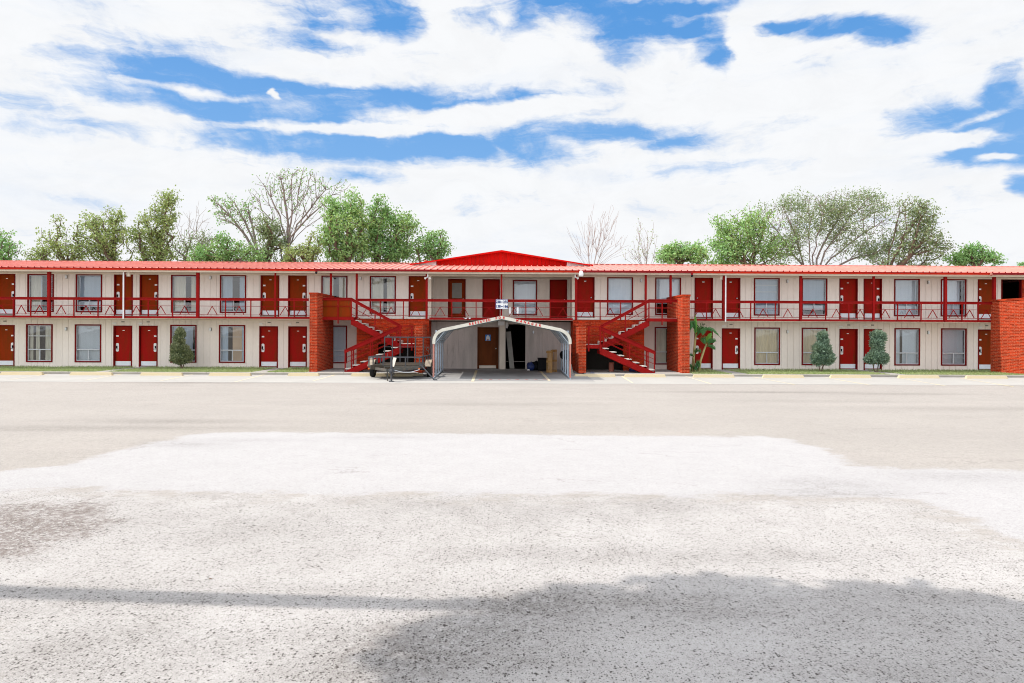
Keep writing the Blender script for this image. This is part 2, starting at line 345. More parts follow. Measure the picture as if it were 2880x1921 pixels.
    for scl, thr, r in ((17, .88, .17), (30, .77, .22), (52, .66, .27), (90, .60, .32)):
        vo = t.n('ShaderNodeTexVoronoi', i_Scale=scl, i_Randomness=1.0)
        vw = t.n('ShaderNodeVectorMath', operation='ADD'); t.set(vw.inputs[0], t.mapv(v, (1.0,.8,1)))
        nn = t.n('ShaderNodeTexNoise', i_Scale=scl*1.7, i_Detail=2.0); t.set(nn.inputs['Vector'], v)
        sv = t.n('ShaderNodeVectorMath', operation='SCALE'); t.nt.links.new(nn.outputs['Color'], sv.inputs[0]); sv.inputs['Scale'].default_value = .9/scl
        t.nt.links.new(sv.outputs[0], vw.inputs[1]); t.nt.links.new(vw.outputs[0], vo.inputs['Vector'])
        rr = t.n('ShaderNodeSeparateColor'); t.nt.links.new(vo.outputs['Color'], rr.inputs[0])
        dens = t.m('ADD', thr, t.m('MULTIPLY', t.m('SUBTRACT', .52, n_med), .9)); dens = t.m('SUBTRACT', dens, t.m('MULTIPLY', sa, .45))
        pick = t.ramp(t.m('SUBTRACT', rr.outputs[0], dens), 0, .03)
        hole = t.m('SUBTRACT', 1.0, t.ramp(vo.outputs['Distance'], r*.5, r*1.6))
        f_ = t.m('MULTIPLY', t.m('MULTIPLY', pick, hole), t.m('MULTIPLY', t.m('MULTIPLY_ADD', rm, .65, .35), inv))
        c = t.mix(t.m('MULTIPLY', f_, .95 if scl < 90 else .6), c, (.05,.042,.038))
    # hairline cracks
    vc = t.n('ShaderNodeTexVoronoi', feature='DISTANCE_TO_EDGE', i_Scale=.28)
    vv = t.n('ShaderNodeVectorMath', operation='ADD'); t.set(vv.inputs[0], t.mapv(v, (.6,1.5,1)))
    nn = t.n('ShaderNodeTexNoise', i_Scale=1.3, i_Detail=6.0, i_Roughness=.7); t.set(nn.inputs['Vector'], v); t.nt.links.new(nn.outputs['Color'], vv.inputs[1]); t.nt.links.new(vv.outputs[0], vc.inputs['Vector'])
    cr = t.m('SUBTRACT', 1.0, t.ramp(vc.outputs['Distance'], .0, .006)); cr = t.m('MULTIPLY', cr, t.ramp(t.noise(v, .9, 2), .5, .6))
    c = t.mix(t.m('MULTIPLY', cr, .55), c, (.22,.2,.19))
    hgt = t.m('ADD', t.m('MULTIPLY', n_grain, .5), t.m('MULTIPLY', n_fine, .9))
    c = t.mix(1.0, c, (.91,.888,.87), 'MULTIPLY'); t.bsdf(c, .92, .12, 0, bump=hgt, bstr=.45, bdist=.012)
    o = fast_mesh('ground', verts, f, m); tag(o, kind='structure')
    for nme, a in (('patch_edge', d1), ('rough_edge', d2), ('brown_edge', d3), ('wear', st)):
        at_ = o.data.attributes.new(nme, 'FLOAT', 'POINT'); at_.data.foreach_set('value', np.clip(a, -4, 4).astype(np.float32))
ground()

XL, XR = -31.0, 32.0          # building extent
def wobble_strip(name, mat, y0, y1, z, x0=-60, x1=60, amp=.03, n=240):
    m = MB(); r = random.Random(3); pts = []
    for i in range(n+1):
        x = x0 + (x1-x0)*i/n; pts.append((x, y0 + amp*math.sin(i*1.7)*r.random() + r.uniform(-amp, amp)))
    for i in range(n):
        a, b = pts[i], pts[i+1]; m.poly([(a[0],a[1],z),(b[0],b[1],z),(b[0],y1,z),(a[0],y1,z)])
    return tag(m.build(name, mat), kind='structure')
wobble_strip('parking_apron', M['conc'], BAND, CURB+.02, -.096)
xpl, xpr = X(1207, W)-.15, X(1614, W)+.15       # driveway pad in the middle
xwl, xwr = X(869, P0), X(1941, P0)
m = MB()
def padz(y): return -.088*(W-y)/(W-27.3)
m.add([(xpl,27.2,-.091),(xpr,27.2,-.091),(xpr,W+.02,.0),(xpl,W+.02,.0)], [(0,1,2,3)])
m.add([(xpl,26.9,-.0925),(xpr,26.9,-.0925),(xpr,27.2,-.091),(xpl,27.2,-.091)], [(0,1,2,3)])
tag(m.build('driveway', M['conc_pad']), kind='structure')
# raised lawn strips, walkway slabs and curbs
for x0, x1 in ((XL, xwl-.02), (xwr+.02, XR)):
    tag(MB().box(x0, x1, CURB+.16, W, -.2, -.004).build('lawn_base', M['soil']), kind='structure')
for x0, x1 in ((xwl-.02, xpl), (xpr, xwr+.02)):
    tag(MB().box(x0, x1, CURB+.16, W, -.2, 0).build('walkway', M['walk']), kind='structure')
cm = MB()
def curb(x0, x1):
    x = x0
    while x < x1-.01:
        x2 = min(x+3.0, x1); cm.cbox(x+.004, x2-.004, CURB, CURB+.158, -.2, .012, .025); x = x2
curb(XL, xpl); curb(xpr, XR)
tag(cm.build('kerb', M['curb']), kind='structure')
# concrete paths crossing the lawn to the room doors
paths = [(385,418),(780,815),(2395,2436),(1995,2035)]
for a, b in paths:
    tag(MB().box(X(a, W), X(b, W), CURB+.16, W, -.18, .004).build('path', M['walk']), kind='structure')
# grass blades
def grass():
    r = np.random.default_rng(5); V = []; Fc = []
    for x0, x1, n in ((-26, xwl-.05, 30000), (xwr+.05, 27, 26000)):
        x = r.uniform(x0, x1, n*2); y = CURB+.14 + (W-.02-CURB-.16)*r.random(n*2)**1.25
        keep = np.ones(n*2, bool)
        for a, b in paths:
            keep &= ~((x > X(a, W)-.02) & (x < X(b, W)+.02))
        bare = np.sin(x*1.7+np.sin(y*2.1)*1.5)+np.sin(x*.61+2)+r.normal(0, .6, n*2) > 1.75
        keep &= ~bare; x = x[keep][:n]; y = y[keep][:n]; k = len(x)
        h = r.uniform(.025, .085, k)*(1+.5*(y > W-.35)); a = r.uniform(0, 2*np.pi, k); w = .012; lx = r.normal(0, .025, k); ly = r.normal(0, .025, k)
        dx, dy = np.cos(a)*w, np.sin(a)*w
        v = np.stack([np.stack([x-dx, y-dy, np.full(k, -.005)], 1), np.stack([x+dx, y+dy, np.full(k, -.005)], 1), np.stack([x+lx, y+ly, h], 1)], 1).reshape(-1, 3)
        b = sum(len(q) for q in V); V.append(v); Fc.append(np.arange(k*3).reshape(-1, 3)+b)
    tag(fast_mesh('grass', np.concatenate(V), np.concatenate(Fc), M['grass']), 'short patchy green lawn grass between the kerb and the room doors', 'grass', kind='stuff')
grass()
# painted stall lines (thin worn sheets)
r = random.Random(11)
def line(a, b, w=.09, z0=-.092):
    a = Vector(a); b = Vector(b); d = (b-a).normalized(); q = Vector((-d.y, d.x))*w/2; L = (b-a).length; s = 0; lm = MB()
    zf = (lambda y: max(padz(y), -.096)+.004) if z0 is None else (lambda y: z0)
    n = 14; k = [r.uniform(.75, 1.05) for _ in range(n+1)]
    for i in range(n): p, e = a+d*L*i/n, a+d*L*(i+1)/n; lm.poly([(*(p-q*k[i]), zf(p.y)), (*(e-q*k[i+1]), zf(e.y)), (*(e+q*k[i+1]), zf(e.y)), (*(p+q*k[i]), zf(p.y))])
    tag(lm.build('road_marking', M['line']), kind='structure')
for a, b in (((752,1052),(660,1075)),((945,1054),(880,1072)),((1745,1056),(1780,1078)),((1925,1058),(2000,1080)),((2115,1060),(2235,1082)),((2320,1062),(2450,1084)),((2520,1062),(2660,1086)),((2700,1064),(2850,1088)),((560,1050),(450,1072)),((370,1048),(240,1070)),((170,1047),(30,1068))):
    A, B = G(*a), G(*b); line(A.xy, (A.xy+(B.xy-A.xy)*1.0))
line(G(1340,1042,-.02).xy, G(1329,1073,-.09).xy, .12, None); line(G(1520,1044,-.02).xy, G(1545,1071,-.09).xy, .12, None)

# ------------------------------------------------------------------ sky and sun
SUN = Vector((-.78, .05, 1)).normalized()
def sky():
    w = bpy.data.worlds.new('World'); sc.world = w; w.use_nodes = True; t = NT(w.node_tree)
    el = math.asin(SUN.z); az = math.atan2(SUN.x, SUN.y)
    st = t.n('ShaderNodeTexSky', sky_type='NISHITA', sun_disc=False, sun_elevation=el, sun_rotation=az, air_density=1.0, dust_density=.6, ozone_density=1.6)
    tc = t.n('ShaderNodeTexCoord'); g = tc.outputs['Generated']
    nv = t.n('ShaderNodeVectorMath', operation='NORMALIZE'); t.set(nv.inputs[0], g)
    sp = t.n('ShaderNodeSeparateXYZ'); t.nt.links.new(nv.outputs[0], sp.inputs[0])
    A = t.m('ARCTAN2', sp.outputs[0], sp.outputs[1]); E = t.m('ARCSINE', sp.outputs[2])
    # cloud coordinates: azimuth / stretched elevation, domain warped
    cv = t.n('ShaderNodeCombineXYZ'); t.set(cv.inputs[0], t.m('MULTIPLY', A, 1.0)); t.set(cv.inputs[1], t.m('MULTIPLY', E, 2.1))
    cvs = cv.outputs[0]
    w1 = t.n('ShaderNodeTexNoise', i_Scale=2.6, i_Detail=4.0, i_Roughness=.55); t.set(w1.inputs['Vector'], cvs)
    wc = t.n('ShaderNodeSeparateColor'); t.nt.links.new(w1.outputs['Color'], wc.inputs[0])
    wx = t.m('SUBTRACT', wc.outputs[0], .5); wy = t.m('SUBTRACT', wc.outputs[1], .5)
    w2 = t.n('ShaderNodeTexNoise', i_Scale=11.0, i_Detail=4.0, i_Roughness=.62); t.set(w2.inputs['Vector'], cvs)
    wc2 = t.n('ShaderNodeSeparateColor'); t.nt.links.new(w2.outputs['Color'], wc2.inputs[0])
    wx2 = t.m('SUBTRACT', wc2.outputs[0], .5); wy2 = t.m('SUBTRACT', wc2.outputs[1], .5)
    Aw = t.m('ADD', A, t.m('ADD', t.m('MULTIPLY', wx, .16), t.m('MULTIPLY', wx2, .075)))
    Ew = t.m('ADD', E, t.m('ADD', t.m('MULTIPLY', wy, .035), t.m('MULTIPLY', wy2, .034)))
    wv = t.n('ShaderNodeCombineXYZ'); t.set(wv.inputs[0], Aw); t.set(wv.inputs[1], Ew)
    def gapfield(blobs):
        tot = None
        for px, py, rx, ry, amt, tilt in blobs:
            d = ray(px, py).normalized(); a0 = math.atan2(d.x, d.y); e0 = math.asin(d.z); ca = math.cos(a0)
            mp = t.n('ShaderNodeMapping', vector_type='TEXTURE'); t.nt.links.new(wv.outputs[0], mp.inputs['Vector'])
            mp.inputs['Location'].default_value = (a0, e0, 0); mp.inputs['Rotation'].default_value = (0, 0, math.atan(-tilt)); mp.inputs['Scale'].default_value = (1.65*rx/F*ca*ca, 1.7*ry/F*ca, 1)
            g_ = t.n('ShaderNodeTexGradient', gradient_type='SPHERICAL'); t.nt.links.new(mp.outputs[0], g_.inputs[0])
            b = t.m('MULTIPLY', g_.outputs['Fac'], amt*2.1)
            tot = b if tot is None else t.m('MAXIMUM', tot, b)
        return t.m('MINIMUM', tot, 1.25)
    gaps = [(590,240,300,80,1.0,.02),(760,330,420,90,.8,.0),(1030,290,480,66,1.0,-.05),(820,395,520,44,1.0,.0),(1230,405,190,48,.9,.02),(340,300,150,50,.7,.1),(560,330,260,50,.8,.05),(1380,240,200,40,.75,-.08),
            (1060,62,230,52,1.0,.0),(1330,70,110,44,.85,0),(860,118,160,30,.6,.05),(1650,72,250,70,1.1,.03),(1900,24,180,20,.8,0),(2010,140,80,44,.85,.3),(1930,85,140,34,.7,.1),(2190,78,120,18,.85,0),(2370,72,150,24,.8,.1),(2480,98,110,26,.75,.15),
            (1510,415,110,50,.95,.1),(1700,372,190,24,.9,0),(1880,390,100,26,.6,0),(1470,262,90,30,.75,0),(1960,470,180,32,.26,0),(2680,345,190,55,.85,.12),(2850,290,110,90,.95,.1),(2790,425,170,36,1.05,.05),(2880,380,90,70,1.0,0),(2870,515,60,26,.95,0),(1500,330,90,26,.45,0),
            (120,370,130,20,.28,0),(250,560,160,16,.24,0),(1020,500,90,20,.4,0),
            (-500,250,300,70,.9,0),(3400,200,300,80,.9,.1),(3500,420,300,60,.8,0)]
    clouds = [(1270,150,110,85,.85,0),(1220,85,50,55,.7,0),(1560,130,110,60,.75,0),(1420,60,60,26,.4,0),(1010,205,340,24,.8,-.02),(1320,205,240,40,.7,0),(960,92,60,50,.35,.8),(960,366,360,13,.8,-.06),(1330,322,230,24,.9,-.08),(520,256,150,12,.55,-.02),(400,345,170,34,.65,.05),(755,266,13,9,.8,0),(2110,92,50,80,.7,.3),(2330,130,60,20,.4,0),(2660,400,120,14,.7,.05),(2800,440,60,11,.9,0),(2760,330,150,12,.4,-.2)]
    Gp = gapfield(gaps); Gc = gapfield(clouds)
    # streaky fibres
    stv = t.n('ShaderNodeCombineXYZ'); t.set(stv.inputs[0], t.m('MULTIPLY', Aw, 1.4)); t.set(stv.inputs[1], t.m('MULTIPLY', t.m('ADD', Ew, t.m('MULTIPLY', Aw, -.05)), 9.0))
    f1 = t.noise(stv.outputs[0], 3.4, 6, .66, .5); f2 = t.noise(cvs, 10.0, 6, .68, .6)
    # loose broken cloud far outside the modelled gaps
    elev = t.ramp(E, .5, .75)
    hi = t.m('MULTIPLY', t.ramp(t.noise(cvs, 1.7, 5, .6), .47, .60), elev)
    back = t.m('MULTIPLY', t.ramp(t.noise(nv.outputs[0], 2.2, 6, .6), .5, .62), t.ramp(t.m('ABSOLUTE', A), 1.0, 1.3))
    gap = t.m('SUBTRACT', Gp, Gc); gap = t.m('MAXIMUM', gap, t.m('MULTIPLY', t.m('MAXIMUM', hi, back), .9))
    fv = t.mapv(wv.outputs[0], (1,1,1), (0,0,0), (0,0,R_(55))); fv = t.mapv(fv, (3.0, 14.0, 1)); f3 = t.noise(fv, 2.2, 5, .65, .4)
    tex = t.m('ADD', t.m('MULTIPLY', t.m('SUBTRACT', f3, .5), .9), t.m('ADD', t.m('MULTIPLY', t.m('SUBTRACT', f1, .5), 1.9), t.m('MULTIPLY', t.m('SUBTRACT', f2, .5), 1.0)))
    k = t.m('SUBTRACT', gap, tex); mask = t.m('SUBTRACT', 1.0, t.ramp(k, .12, 1.25))
    # thin veil: soft blue-grey variations inside the cloud sheet
    veil = t.m('MULTIPLY', t.ramp(t.noise(stv.outputs[0], 1.5, 6, .6), .48, .72), .30)
    sky_c = t.mix(1.0, st.outputs[0], (1.16, 1.0, .92), 'MULTIPLY')
    sb = t.n('ShaderNodeVectorMath', operation='SCALE'); t.nt.links.new(sky_c, sb.inputs[0]); sb.inputs['Scale'].default_value = SKY_STR
    blue = t.mix(.85, sb.outputs[0], t.mix(t.ramp(E, .18, .46), (.15,.355,.68), (.07,.265,.62)))
    cl = t.mix(veil, CLOUD, tuple(a*b for a, b in zip(CLOUD, (.62,.76,.97))))
    cl = t.mix(t.m('MULTIPLY', t.ramp(f2, .35, .62), .30), cl, tuple(a*1.12 for a in CLOUD))
    dsun = t.n('ShaderNodeVectorMath', operation='DOT_PRODUCT'); t.nt.links.new(nv.outputs[0], dsun.inputs[0]); dsun.inputs[1].default_value = SUN
    br = t.m('MULTIPLY_ADD', t.ramp(E, .48, .95), .75, 1.0); br = t.m('MULTIPLY_ADD', t.ramp(t.m('MULTIPLY', sp.outputs[1], -1.0), -.05, .45), 1.0, br); br = t.m('MULTIPLY_ADD', t.ramp(dsun.outputs['Value'], .72, .97), 1.3, br)
    cs = t.n('ShaderNodeVectorMath', operation='SCALE'); t.nt.links.new(cl, cs.inputs[0]); t.nt.links.new(br, cs.inputs['Scale'])
    fin = t.mix(mask, blue, cs.outputs[0])
    bg = t.n('ShaderNodeBackground', i_Strength=1.0); t.nt.links.new(fin, bg.inputs[0])
    o = t.n('ShaderNodeOutputWorld'); t.nt.links.new(bg.outputs[0], o.inputs[0])
SKY_STR = .10; SKY_BLUE = (.075,.275,.64); CLOUD = (.705,.715,.73)
sky()
ld = bpy.data.lights.new('sun', 'SUN'); ld.energy = 3.25; ld.angle = R_(.6); ld.color = (1,.95,.88)
lo = bpy.data.objects.new('sun', ld); COL.objects.link(lo); lo.rotation_euler = SUN.to_track_quat('Z', 'Y').to_euler(); lo.location = (0,0,30)

cd = bpy.data.cameras.new('camera'); cd.sensor_width = 36; cd.lens = 36*F/2880; cd.shift_y = -(960.5-HZ)/2880; cd.clip_end = 4000; cd.clip_start = .05
co = bpy.data.objects.new('camera', cd); COL.objects.link(co)
cx = RT*math.cos(ROLL)+UP*math.sin(ROLL); cy = -RT*math.sin(ROLL)+UP*math.cos(ROLL); cz = -FW
co.matrix_world = Matrix(((cx.x,cy.x,cz.x,0),(cx.y,cy.y,cz.y,0),(cx.z,cy.z,cz.z,EYE),(0,0,0,1)))
sc.camera = co
sc.view_settings.view_transform = 'Standard'; sc.view_settings.look = 'None'; sc.view_settings.exposure = .38; sc.view_settings.gamma = 1
sc.cycles.filter_width = 1.05
sc.world.cycles.sampling_method = 'MANUAL'; sc.world.cycles.sample_map_resolution = 256

# ------------------------------------------------------------------ the motel
motel = empty('motel_building', (0, W, 0), 'long two storey beige motel with red doors, red metal roof and brick stair walls', 'motel')
Z2 = 2.52; ZC = 4.62       # upper floor level, soffit level
DW, DH = .915, 2.05; WW, WZ0, WZ1 = 1.285, .24, 2.10
def ctr(a, b, Y=W): return (X(a, Y)+X(b, Y))/2
# kind: d = door (left px, right px, handle side, style), w = window (left px, right px, curtain style)
LOWER = [('d',-10,40,'R','brown'),('w',74.6,148,'gap'),('w',210.7,285.4,'blind'),('d',320,371.4,'L','red'),('d',391.4,443.5,'R','red'),('w',479,553.6,'bars'),('w',615.6,690.7,'dooropen'),('d',729.7,782,'L','red'),('d',810.8,863.6,'R','red'),('w',903,976.5,'blind2'),
  ('w',1841,1914,'side'),('d',1953.5,2004.5,'L','red2'),('d',2030.7,2081.4,'R','red2'),('w',2121.6,2193.9,'yellow'),('w',2255,2327,'yellow2'),('d',2362,2411,'L','red2'),('d',2429.8,2480.3,'R','red2'),('w',2516,2587,'blind'),('w',2647,2718,'blind2'),('d',2751,2801.5,'L','brown')]
UPPER = [('d',-10,42.5,'R','brown'),('w',78,150.4,'half'),('w',213.5,286.5,'blind3'),('d',321,373,'L','brown'),('d',392.6,445.4,'R','brown'),('w',481,555,'gap2'),('w',618,692.5,'bluegap'),('d',732.7,785,'L','brown'),('d',810,862.4,'R','brown'),('w',903,977.4,'gap3'),('w',1039.6,1113.3,'gap4'),('d',1147.3,1203,'L','brown'),
  ('d',1619.7,1671.8,'RK','red2'),('w',1707,1780,'white'),('w',1842,1914.8,'white2'),('d',1953.3,2004.5,'LK','red2'),('d',2030,2081.8,'RK','red2'),('w',2119.7,2192.5,'rods'),('w',2255,2325,'blind3'),('d',2360.8,2411,'L','red2'),('d',2428.7,2479.7,'R','red2'),('w',2514.8,2585.5,'blind'),('w',2645.6,2716.8,'white3'),('d',2750.6,2799.5,'L','brown')]
# a few more openings just outside the frame on the left
LOWER += [('w',-150,-77,'blind'),('w',-285,-212,'yellow'),]; UPPER += [('w',-146,-73,'blind'),('w',-281,-208,'white')]

def wall(name, x0, x1, z0, z1, Y, ops, mat, gs=.30, parent=motel, back=.14, phase=0.0):
    """board wall with real grooves and openings; ops = (x0,x1,z0,z1)"""
    b = MB(); xs = set([x0, x1]); g = math.floor(x0/gs)*gs + phase
    gro = []
    while g < x1:
        if g > x0+.03: gro.append(g)
        g += gs
    for o in ops:
        xs.add(o[0]); xs.add(o[1])
    cuts = [(x0, 0)] + sorted([(q, 1) for q in gro if not any(abs(q-o[0]) < .03 or abs(q-o[1]) < .03 for o in ops)] + [(q, 0) for q in xs if x0 < q < x1]) + [(x1, 0)]
    for i in range(len(cuts)-1):
        a = cuts[i][0] + (.006 if cuts[i][1] else 0); e = cuts[i+1][0] - (.006 if cuts[i+1][1] else 0); c = (a+e)/2
        if e-a < .004: continue
        zs = [(z0, z1)]
        for o in ops:
            if o[0] < c < o[1]:
                nz = []
                for s0, s1 in zs:
                    if o[2] > s0: nz.append((s0, min(o[2], s1)))
                    if o[3] < s1: nz.append((max(o[3], s0), s1))
                zs = [q for q in nz if q[1]-q[0] > .01]
        for s0, s1 in zs: b.box(a, e, Y, Y+.016, s0, s1)
    # solid backing with the same openings
    bx = sorted(set([x0, x1] + [v for o in ops for v in o[:2] if x0 < v < x1]))
    for i in range(len(bx)-1):
        c = (bx[i]+bx[i+1])/2; zs = [(z0, z1)]
        for o in ops:
            if o[0] < c < o[1]:
                nz = []
                for s0, s1 in zs:
                    if o[2] > s0: nz.append((s0, min(o[2], s1)))
                    if o[3] < s1: nz.append((max(o[3], s0), s1))
                zs = [q for q in nz if q[1]-q[0] > .01]
        for s0, s1 in zs: b.box(bx[i], bx[i+1], Y+.018, Y+back, s0, s1)
    return b.build(name, mat, parent)

def door_proto(side, style):
    s = 1 if side[0] == 'R' else -1; mat = {'brown': M['door_brown'], 'red': M['door'], 'red2': M['door'], 'old': M['door_wood']}[style]
    b = MB(); b.box(-DW/2+.06, DW/2-.06, .07, .115, .06, DH-.05)
    d = b.build('door', mat, None, org=(0,0,0))
    f = MB(); f.box(-DW/2, -DW/2+.055, -.02, .14, 0, DH).box(DW/2-.055, DW/2, -.02, .14, 0, DH).box(-DW/2+.055, DW/2-.055, -.02, .14, DH-.05, DH)
    f.build('door_frame', M['redframe'], d)
    MB().box(-DW/2+.055, DW/2-.055, -.03, .14, 0, .05).build('sill', M['walk'], d)
    MB().box(-DW/2+.075, DW/2-.075, .062, .069, .085, .30).build('kick_plate', M['kick'], d)
    if 'K' in side:
        k = MB(); k.tube([(s*.30,.07,1.02),(s*.30,.045,1.02),(s*.30,.03,1.02),(s*.30,.005,1.02)], [.03,.012,.03,.026], 10); k.build('knob', M['alu'], d, smooth=True)
        MB().box(-.06, .06, .06, .068, 1.83, 1.87).build('number_plate', M['grey_panel'], d)
    else:
        xh = s*.30
        # pale lock plate with rounded ends, black lock body and lever
        pts = []
        for k in range(16):
            a = math.pi*2*k/16; pts.append((xh+.07*math.copysign(min(1, abs(math.cos(a))*1.25), math.cos(a)), .062, .98 + .13*math.copysign(1, math.sin(a)) + .08*math.sin(a)))
        MB().prism(pts, (0,.007,0)).build('lock_plate', M['white'], d)
        h = MB(); h.cbox(xh-.028+s*.02, xh+.028+s*.02, .03, .061, .93, 1.06, .01); h.tube([(xh+s*.02,.045,.90),(xh+s*.02,.02,.90),(xh-s*.06,.02,.90)], .011, 6)
        h.build('handle', M['blackp'], d)
        MB().box(xh-.06, xh+.06, .062, .068, 1.50, 1.57).build('number_plate', M['white'], d)
    MB().box(-.05, .05, .064, .0685, 1.80, 1.83).build('notice_plate', M['white'], d)
    return d
DOORS = {}
def copy_tree(o, parent):
    c = o.copy(); COL.objects.link(c); c.parent = parent
    for ch in list(o.children): copy_tree(ch, c)
    return c
def place_door(x, z, side, style, Y=W):
    k = (side, style)
    if k not in DOORS: DOORS[k] = door_proto(side, style); d = DOORS[k]; d.parent = motel
    else: d = copy_tree(DOORS[k], motel)
    d.location = (x, Y-W, z); return d

def pleats(b, x0, x1, z0, z1, y, amp=.018, step=.05, seed=0):
    r = random.Random(seed); n = max(3, int((x1-x0)/step)*2); pts = []
    for i in range(n+1):
        x = x0+(x1-x0)*i/n; pts.append((x, y + (amp if i % 2 else -amp)*r.uniform(.5, 1.2)))
    for i in range(n):
        a, c = pts[i], pts[i+1]; b.poly([(a[0],a[1],z0),(c[0],c[1],z0),(c[0],c[1],z1),(a[0],a[1],z1)])
FR = .062
def place_window(x, z, style, idx, Y=W, w=WW, h=WZ1-WZ0):
    o = (x, Y, z); x0, x1 = x-w/2, x+w/2; z1 = z+h
    # aluminium sash is the window itself
    s = MB(); a0, a1, c0, c1 = x0+FR, x1-FR, z+FR, z1-FR; zm = z+h*.335
    s.box(a0, a0+.03, Y+.02, Y+.07, c0, c1).box(a1-.03, a1, Y+.02, Y+.07, c0, c1).box(a0+.03, a1-.03, Y+.02, Y+.07, c0, c0+.035).box(a0+.03, a1-.03, Y+.02, Y+.07, c1-.035, c1)
    s.box(a0+.03, a1-.03, Y+.018, Y+.068, zm-.022, zm+.022).box(x-.018, x+.018, Y+.022, Y+.066, c0+.035, zm-.022)
    wn = s.build('window', M['alu'], motel, org=o)
    f = MB(); f.box(x0, x0+FR, Y-.025, Y+.12, z, z1).box(x1-FR, x1, Y-.025, Y+.12, z, z1).box(x0+FR, x1-FR, Y-.025, Y+.12, z, z+FR).box(x0+FR, x1-FR, Y-.025, Y+.12, z1-FR, z1)
    f.build('window_frame', M['redframe'], wn)
    MB().add([(a0+.02,Y+.045,c0+.02),(a1-.02,Y+.045,c0+.02),(a1-.02,Y+.045,c1-.02),(a0+.02,Y+.045,c1-.02)], [(0,1,2,3)]).build('pane', M['glass'], wn)
    yc = Y+.17; top = z1-.02; bot = z+.02; L = lambda f_: a0+(a1-a0)*f_
    def cur(segs, mat, zt=top, zb=bot, amp=.016, step=.06):
        b = MB()
        for k, (p, q) in enumerate(segs): pleats(b, L(p), L(q), zb, zt, yc+k*.004, amp, step, idx*7+k)
        b.build('curtain', M[mat], wn)
    def blind(segs, mat, zt=top, zb=bot):
        b = MB()
        for p, q in segs:
            zz = zb
            while zz < zt:
                b.poly([(L(p),yc+.004,zz),(L(q),yc+.004,zz),(L(q),yc-.012,zz+.045),(L(p),yc-.012,zz+.045)]); zz += .048
        b.build('blind', M[mat], wn)
    if style == 'gap': cur([(0,.42),(.66,1)], 'curtain'); MB().box(a0+.03, a1-.03, Y+.018, Y+.05, z+h*.68, z+h*.70).build('glazing_bar', M['alu'], wn)
    elif style == 'half': cur([(0,.42)], 'curtain'); blind([(.42,.47)], 'curtain_white')
    elif style == 'blind': blind([(0,1)], 'curtain_white')
    elif style == 'blind2': blind([(0,1)], 'curtain_white'); MB().box(a0+.03, a1-.03, Y+.02, Y+.05, z+h*.2, z+h*.21).build('glazing_bar', M['alu'], wn)
    elif style == 'blind3': blind([(.02,.97)], 'curtain_blue', top, z+h*.34); blind([(0,1)], 'curtain_white', z+h*.30, z+h*.15)
    elif style == 'bars': blind([(0,1)], 'curtain_blue')
    elif style == 'dooropen':
        cur([(0,.28),(.86,1)], 'curtain_blue'); MB().box(L(.42), L(.86), Y+.30, Y+.33, z-.2, z1+.1).build('inner_door', M['inner_door'], wn)
        MB().box(a0+.03, a1-.03, Y+.018, Y+.04, z+h*.68, z+h*.69).build('glazing_bar', M['alu'], wn)
    elif style == 'gap2': cur([(0,.5),(.73,1)], 'curtain')
    elif style == 'gap3': cur([(0,.42),(.66,1)], 'curtain')
    elif style == 'gap4': cur([(0,.50),(.65,1)], 'curtain')
    elif style == 'bluegap': blind([(0,.42),(.72,1)], 'curtain_blue', top, z+h*.1)
    elif style == 'white': cur([(0,1)], 'curtain_white', amp=.006, step=.25)
    elif style == 'white2': cur([(0,1)], 'curtain_white', top, z+h*.30, amp=.006, step=.25)
    elif style == 'white3': cur([(.05,.86)], 'curtain_white', amp=.006, step=.2)
    elif style == 'side': cur([(0,.82)], 'curtain')
    elif style in ('yellow', 'yellow2'): cur([(0,1)], 'curtain_yellow', amp=.02, step=.075)
    elif style == 'rods':
        blind([(0,1)], 'curtain_blue'); b = MB()
        for q in (.35,.62,.8): b.box(a0+.03, a1-.03, Y+.10, Y+.12, z+h*q, z+h*(q+.02))
        b.build('rod', M['white'], wn)
    return wn

xcl, xcr = X(1206, W), X(1614, W)        # recessed middle part
REC = W+2.05
lo_ops = []; up_ops = []; rc_ops = []
for it in LOWER:
    c = ctr(it[1], it[2]); lo_ops.append((c-DW/2, c+DW/2, -.01, DH) if it[0] == 'd' else (c-WW/2, c+WW/2, WZ0, WZ1))
for it in UPPER:
    c = ctr(it[1], it[2]); up_ops.append((c-DW/2, c+DW/2, Z2-.01, Z2+DH) if it[0] == 'd' else (c-WW/2, c+WW/2, Z2+WZ0-.07, Z2+WZ1-.06))
xpass0, xpass1 = X(2818, W), X(2871, W)
up_ops.append((xpass0-.05, xpass1+.05, Z2-.01, Z2+2.07))
sel = lambda ops, a, b: [o for o in ops if o[0] > a and o[1] < b]
wall('wall', XL, xcl, 0, Z2-.03, W, sel(lo_ops, XL, xcl), M['siding'])
wall('wall', xcr, XR, 0, Z2-.03, W, sel(lo_ops, xcr, XR), M['siding'])
wall('wall', XL, xcl, Z2-.029, ZC, W, sel(up_ops, XL, xcl), M['siding'])
wall('wall', xcr, X(2873, W), Z2-.029, ZC, W, sel(up_ops, xcr, XR), M['siding'])
MB().box(X(2873, W)+.002, XR, W-.02, W+.14, Z2-.029, ZC).build('wall', M['brick'], motel)
# ground floor middle wall (in the shade behind the carport) with an old door and an open doorway
cd0, cd1 = X(1343, W), X(1402.4, W); dk0, dk1 = X(1423, W), X(1478, W)
ZD = 2.05
wall('wall', xcl+.004, xcr-.004, 0, Z2-.2, W, [(cd0, cd1, -.01, ZD), (dk0, dk1, -.01, 2.2)], M['siding_shaded'], gs=.275)
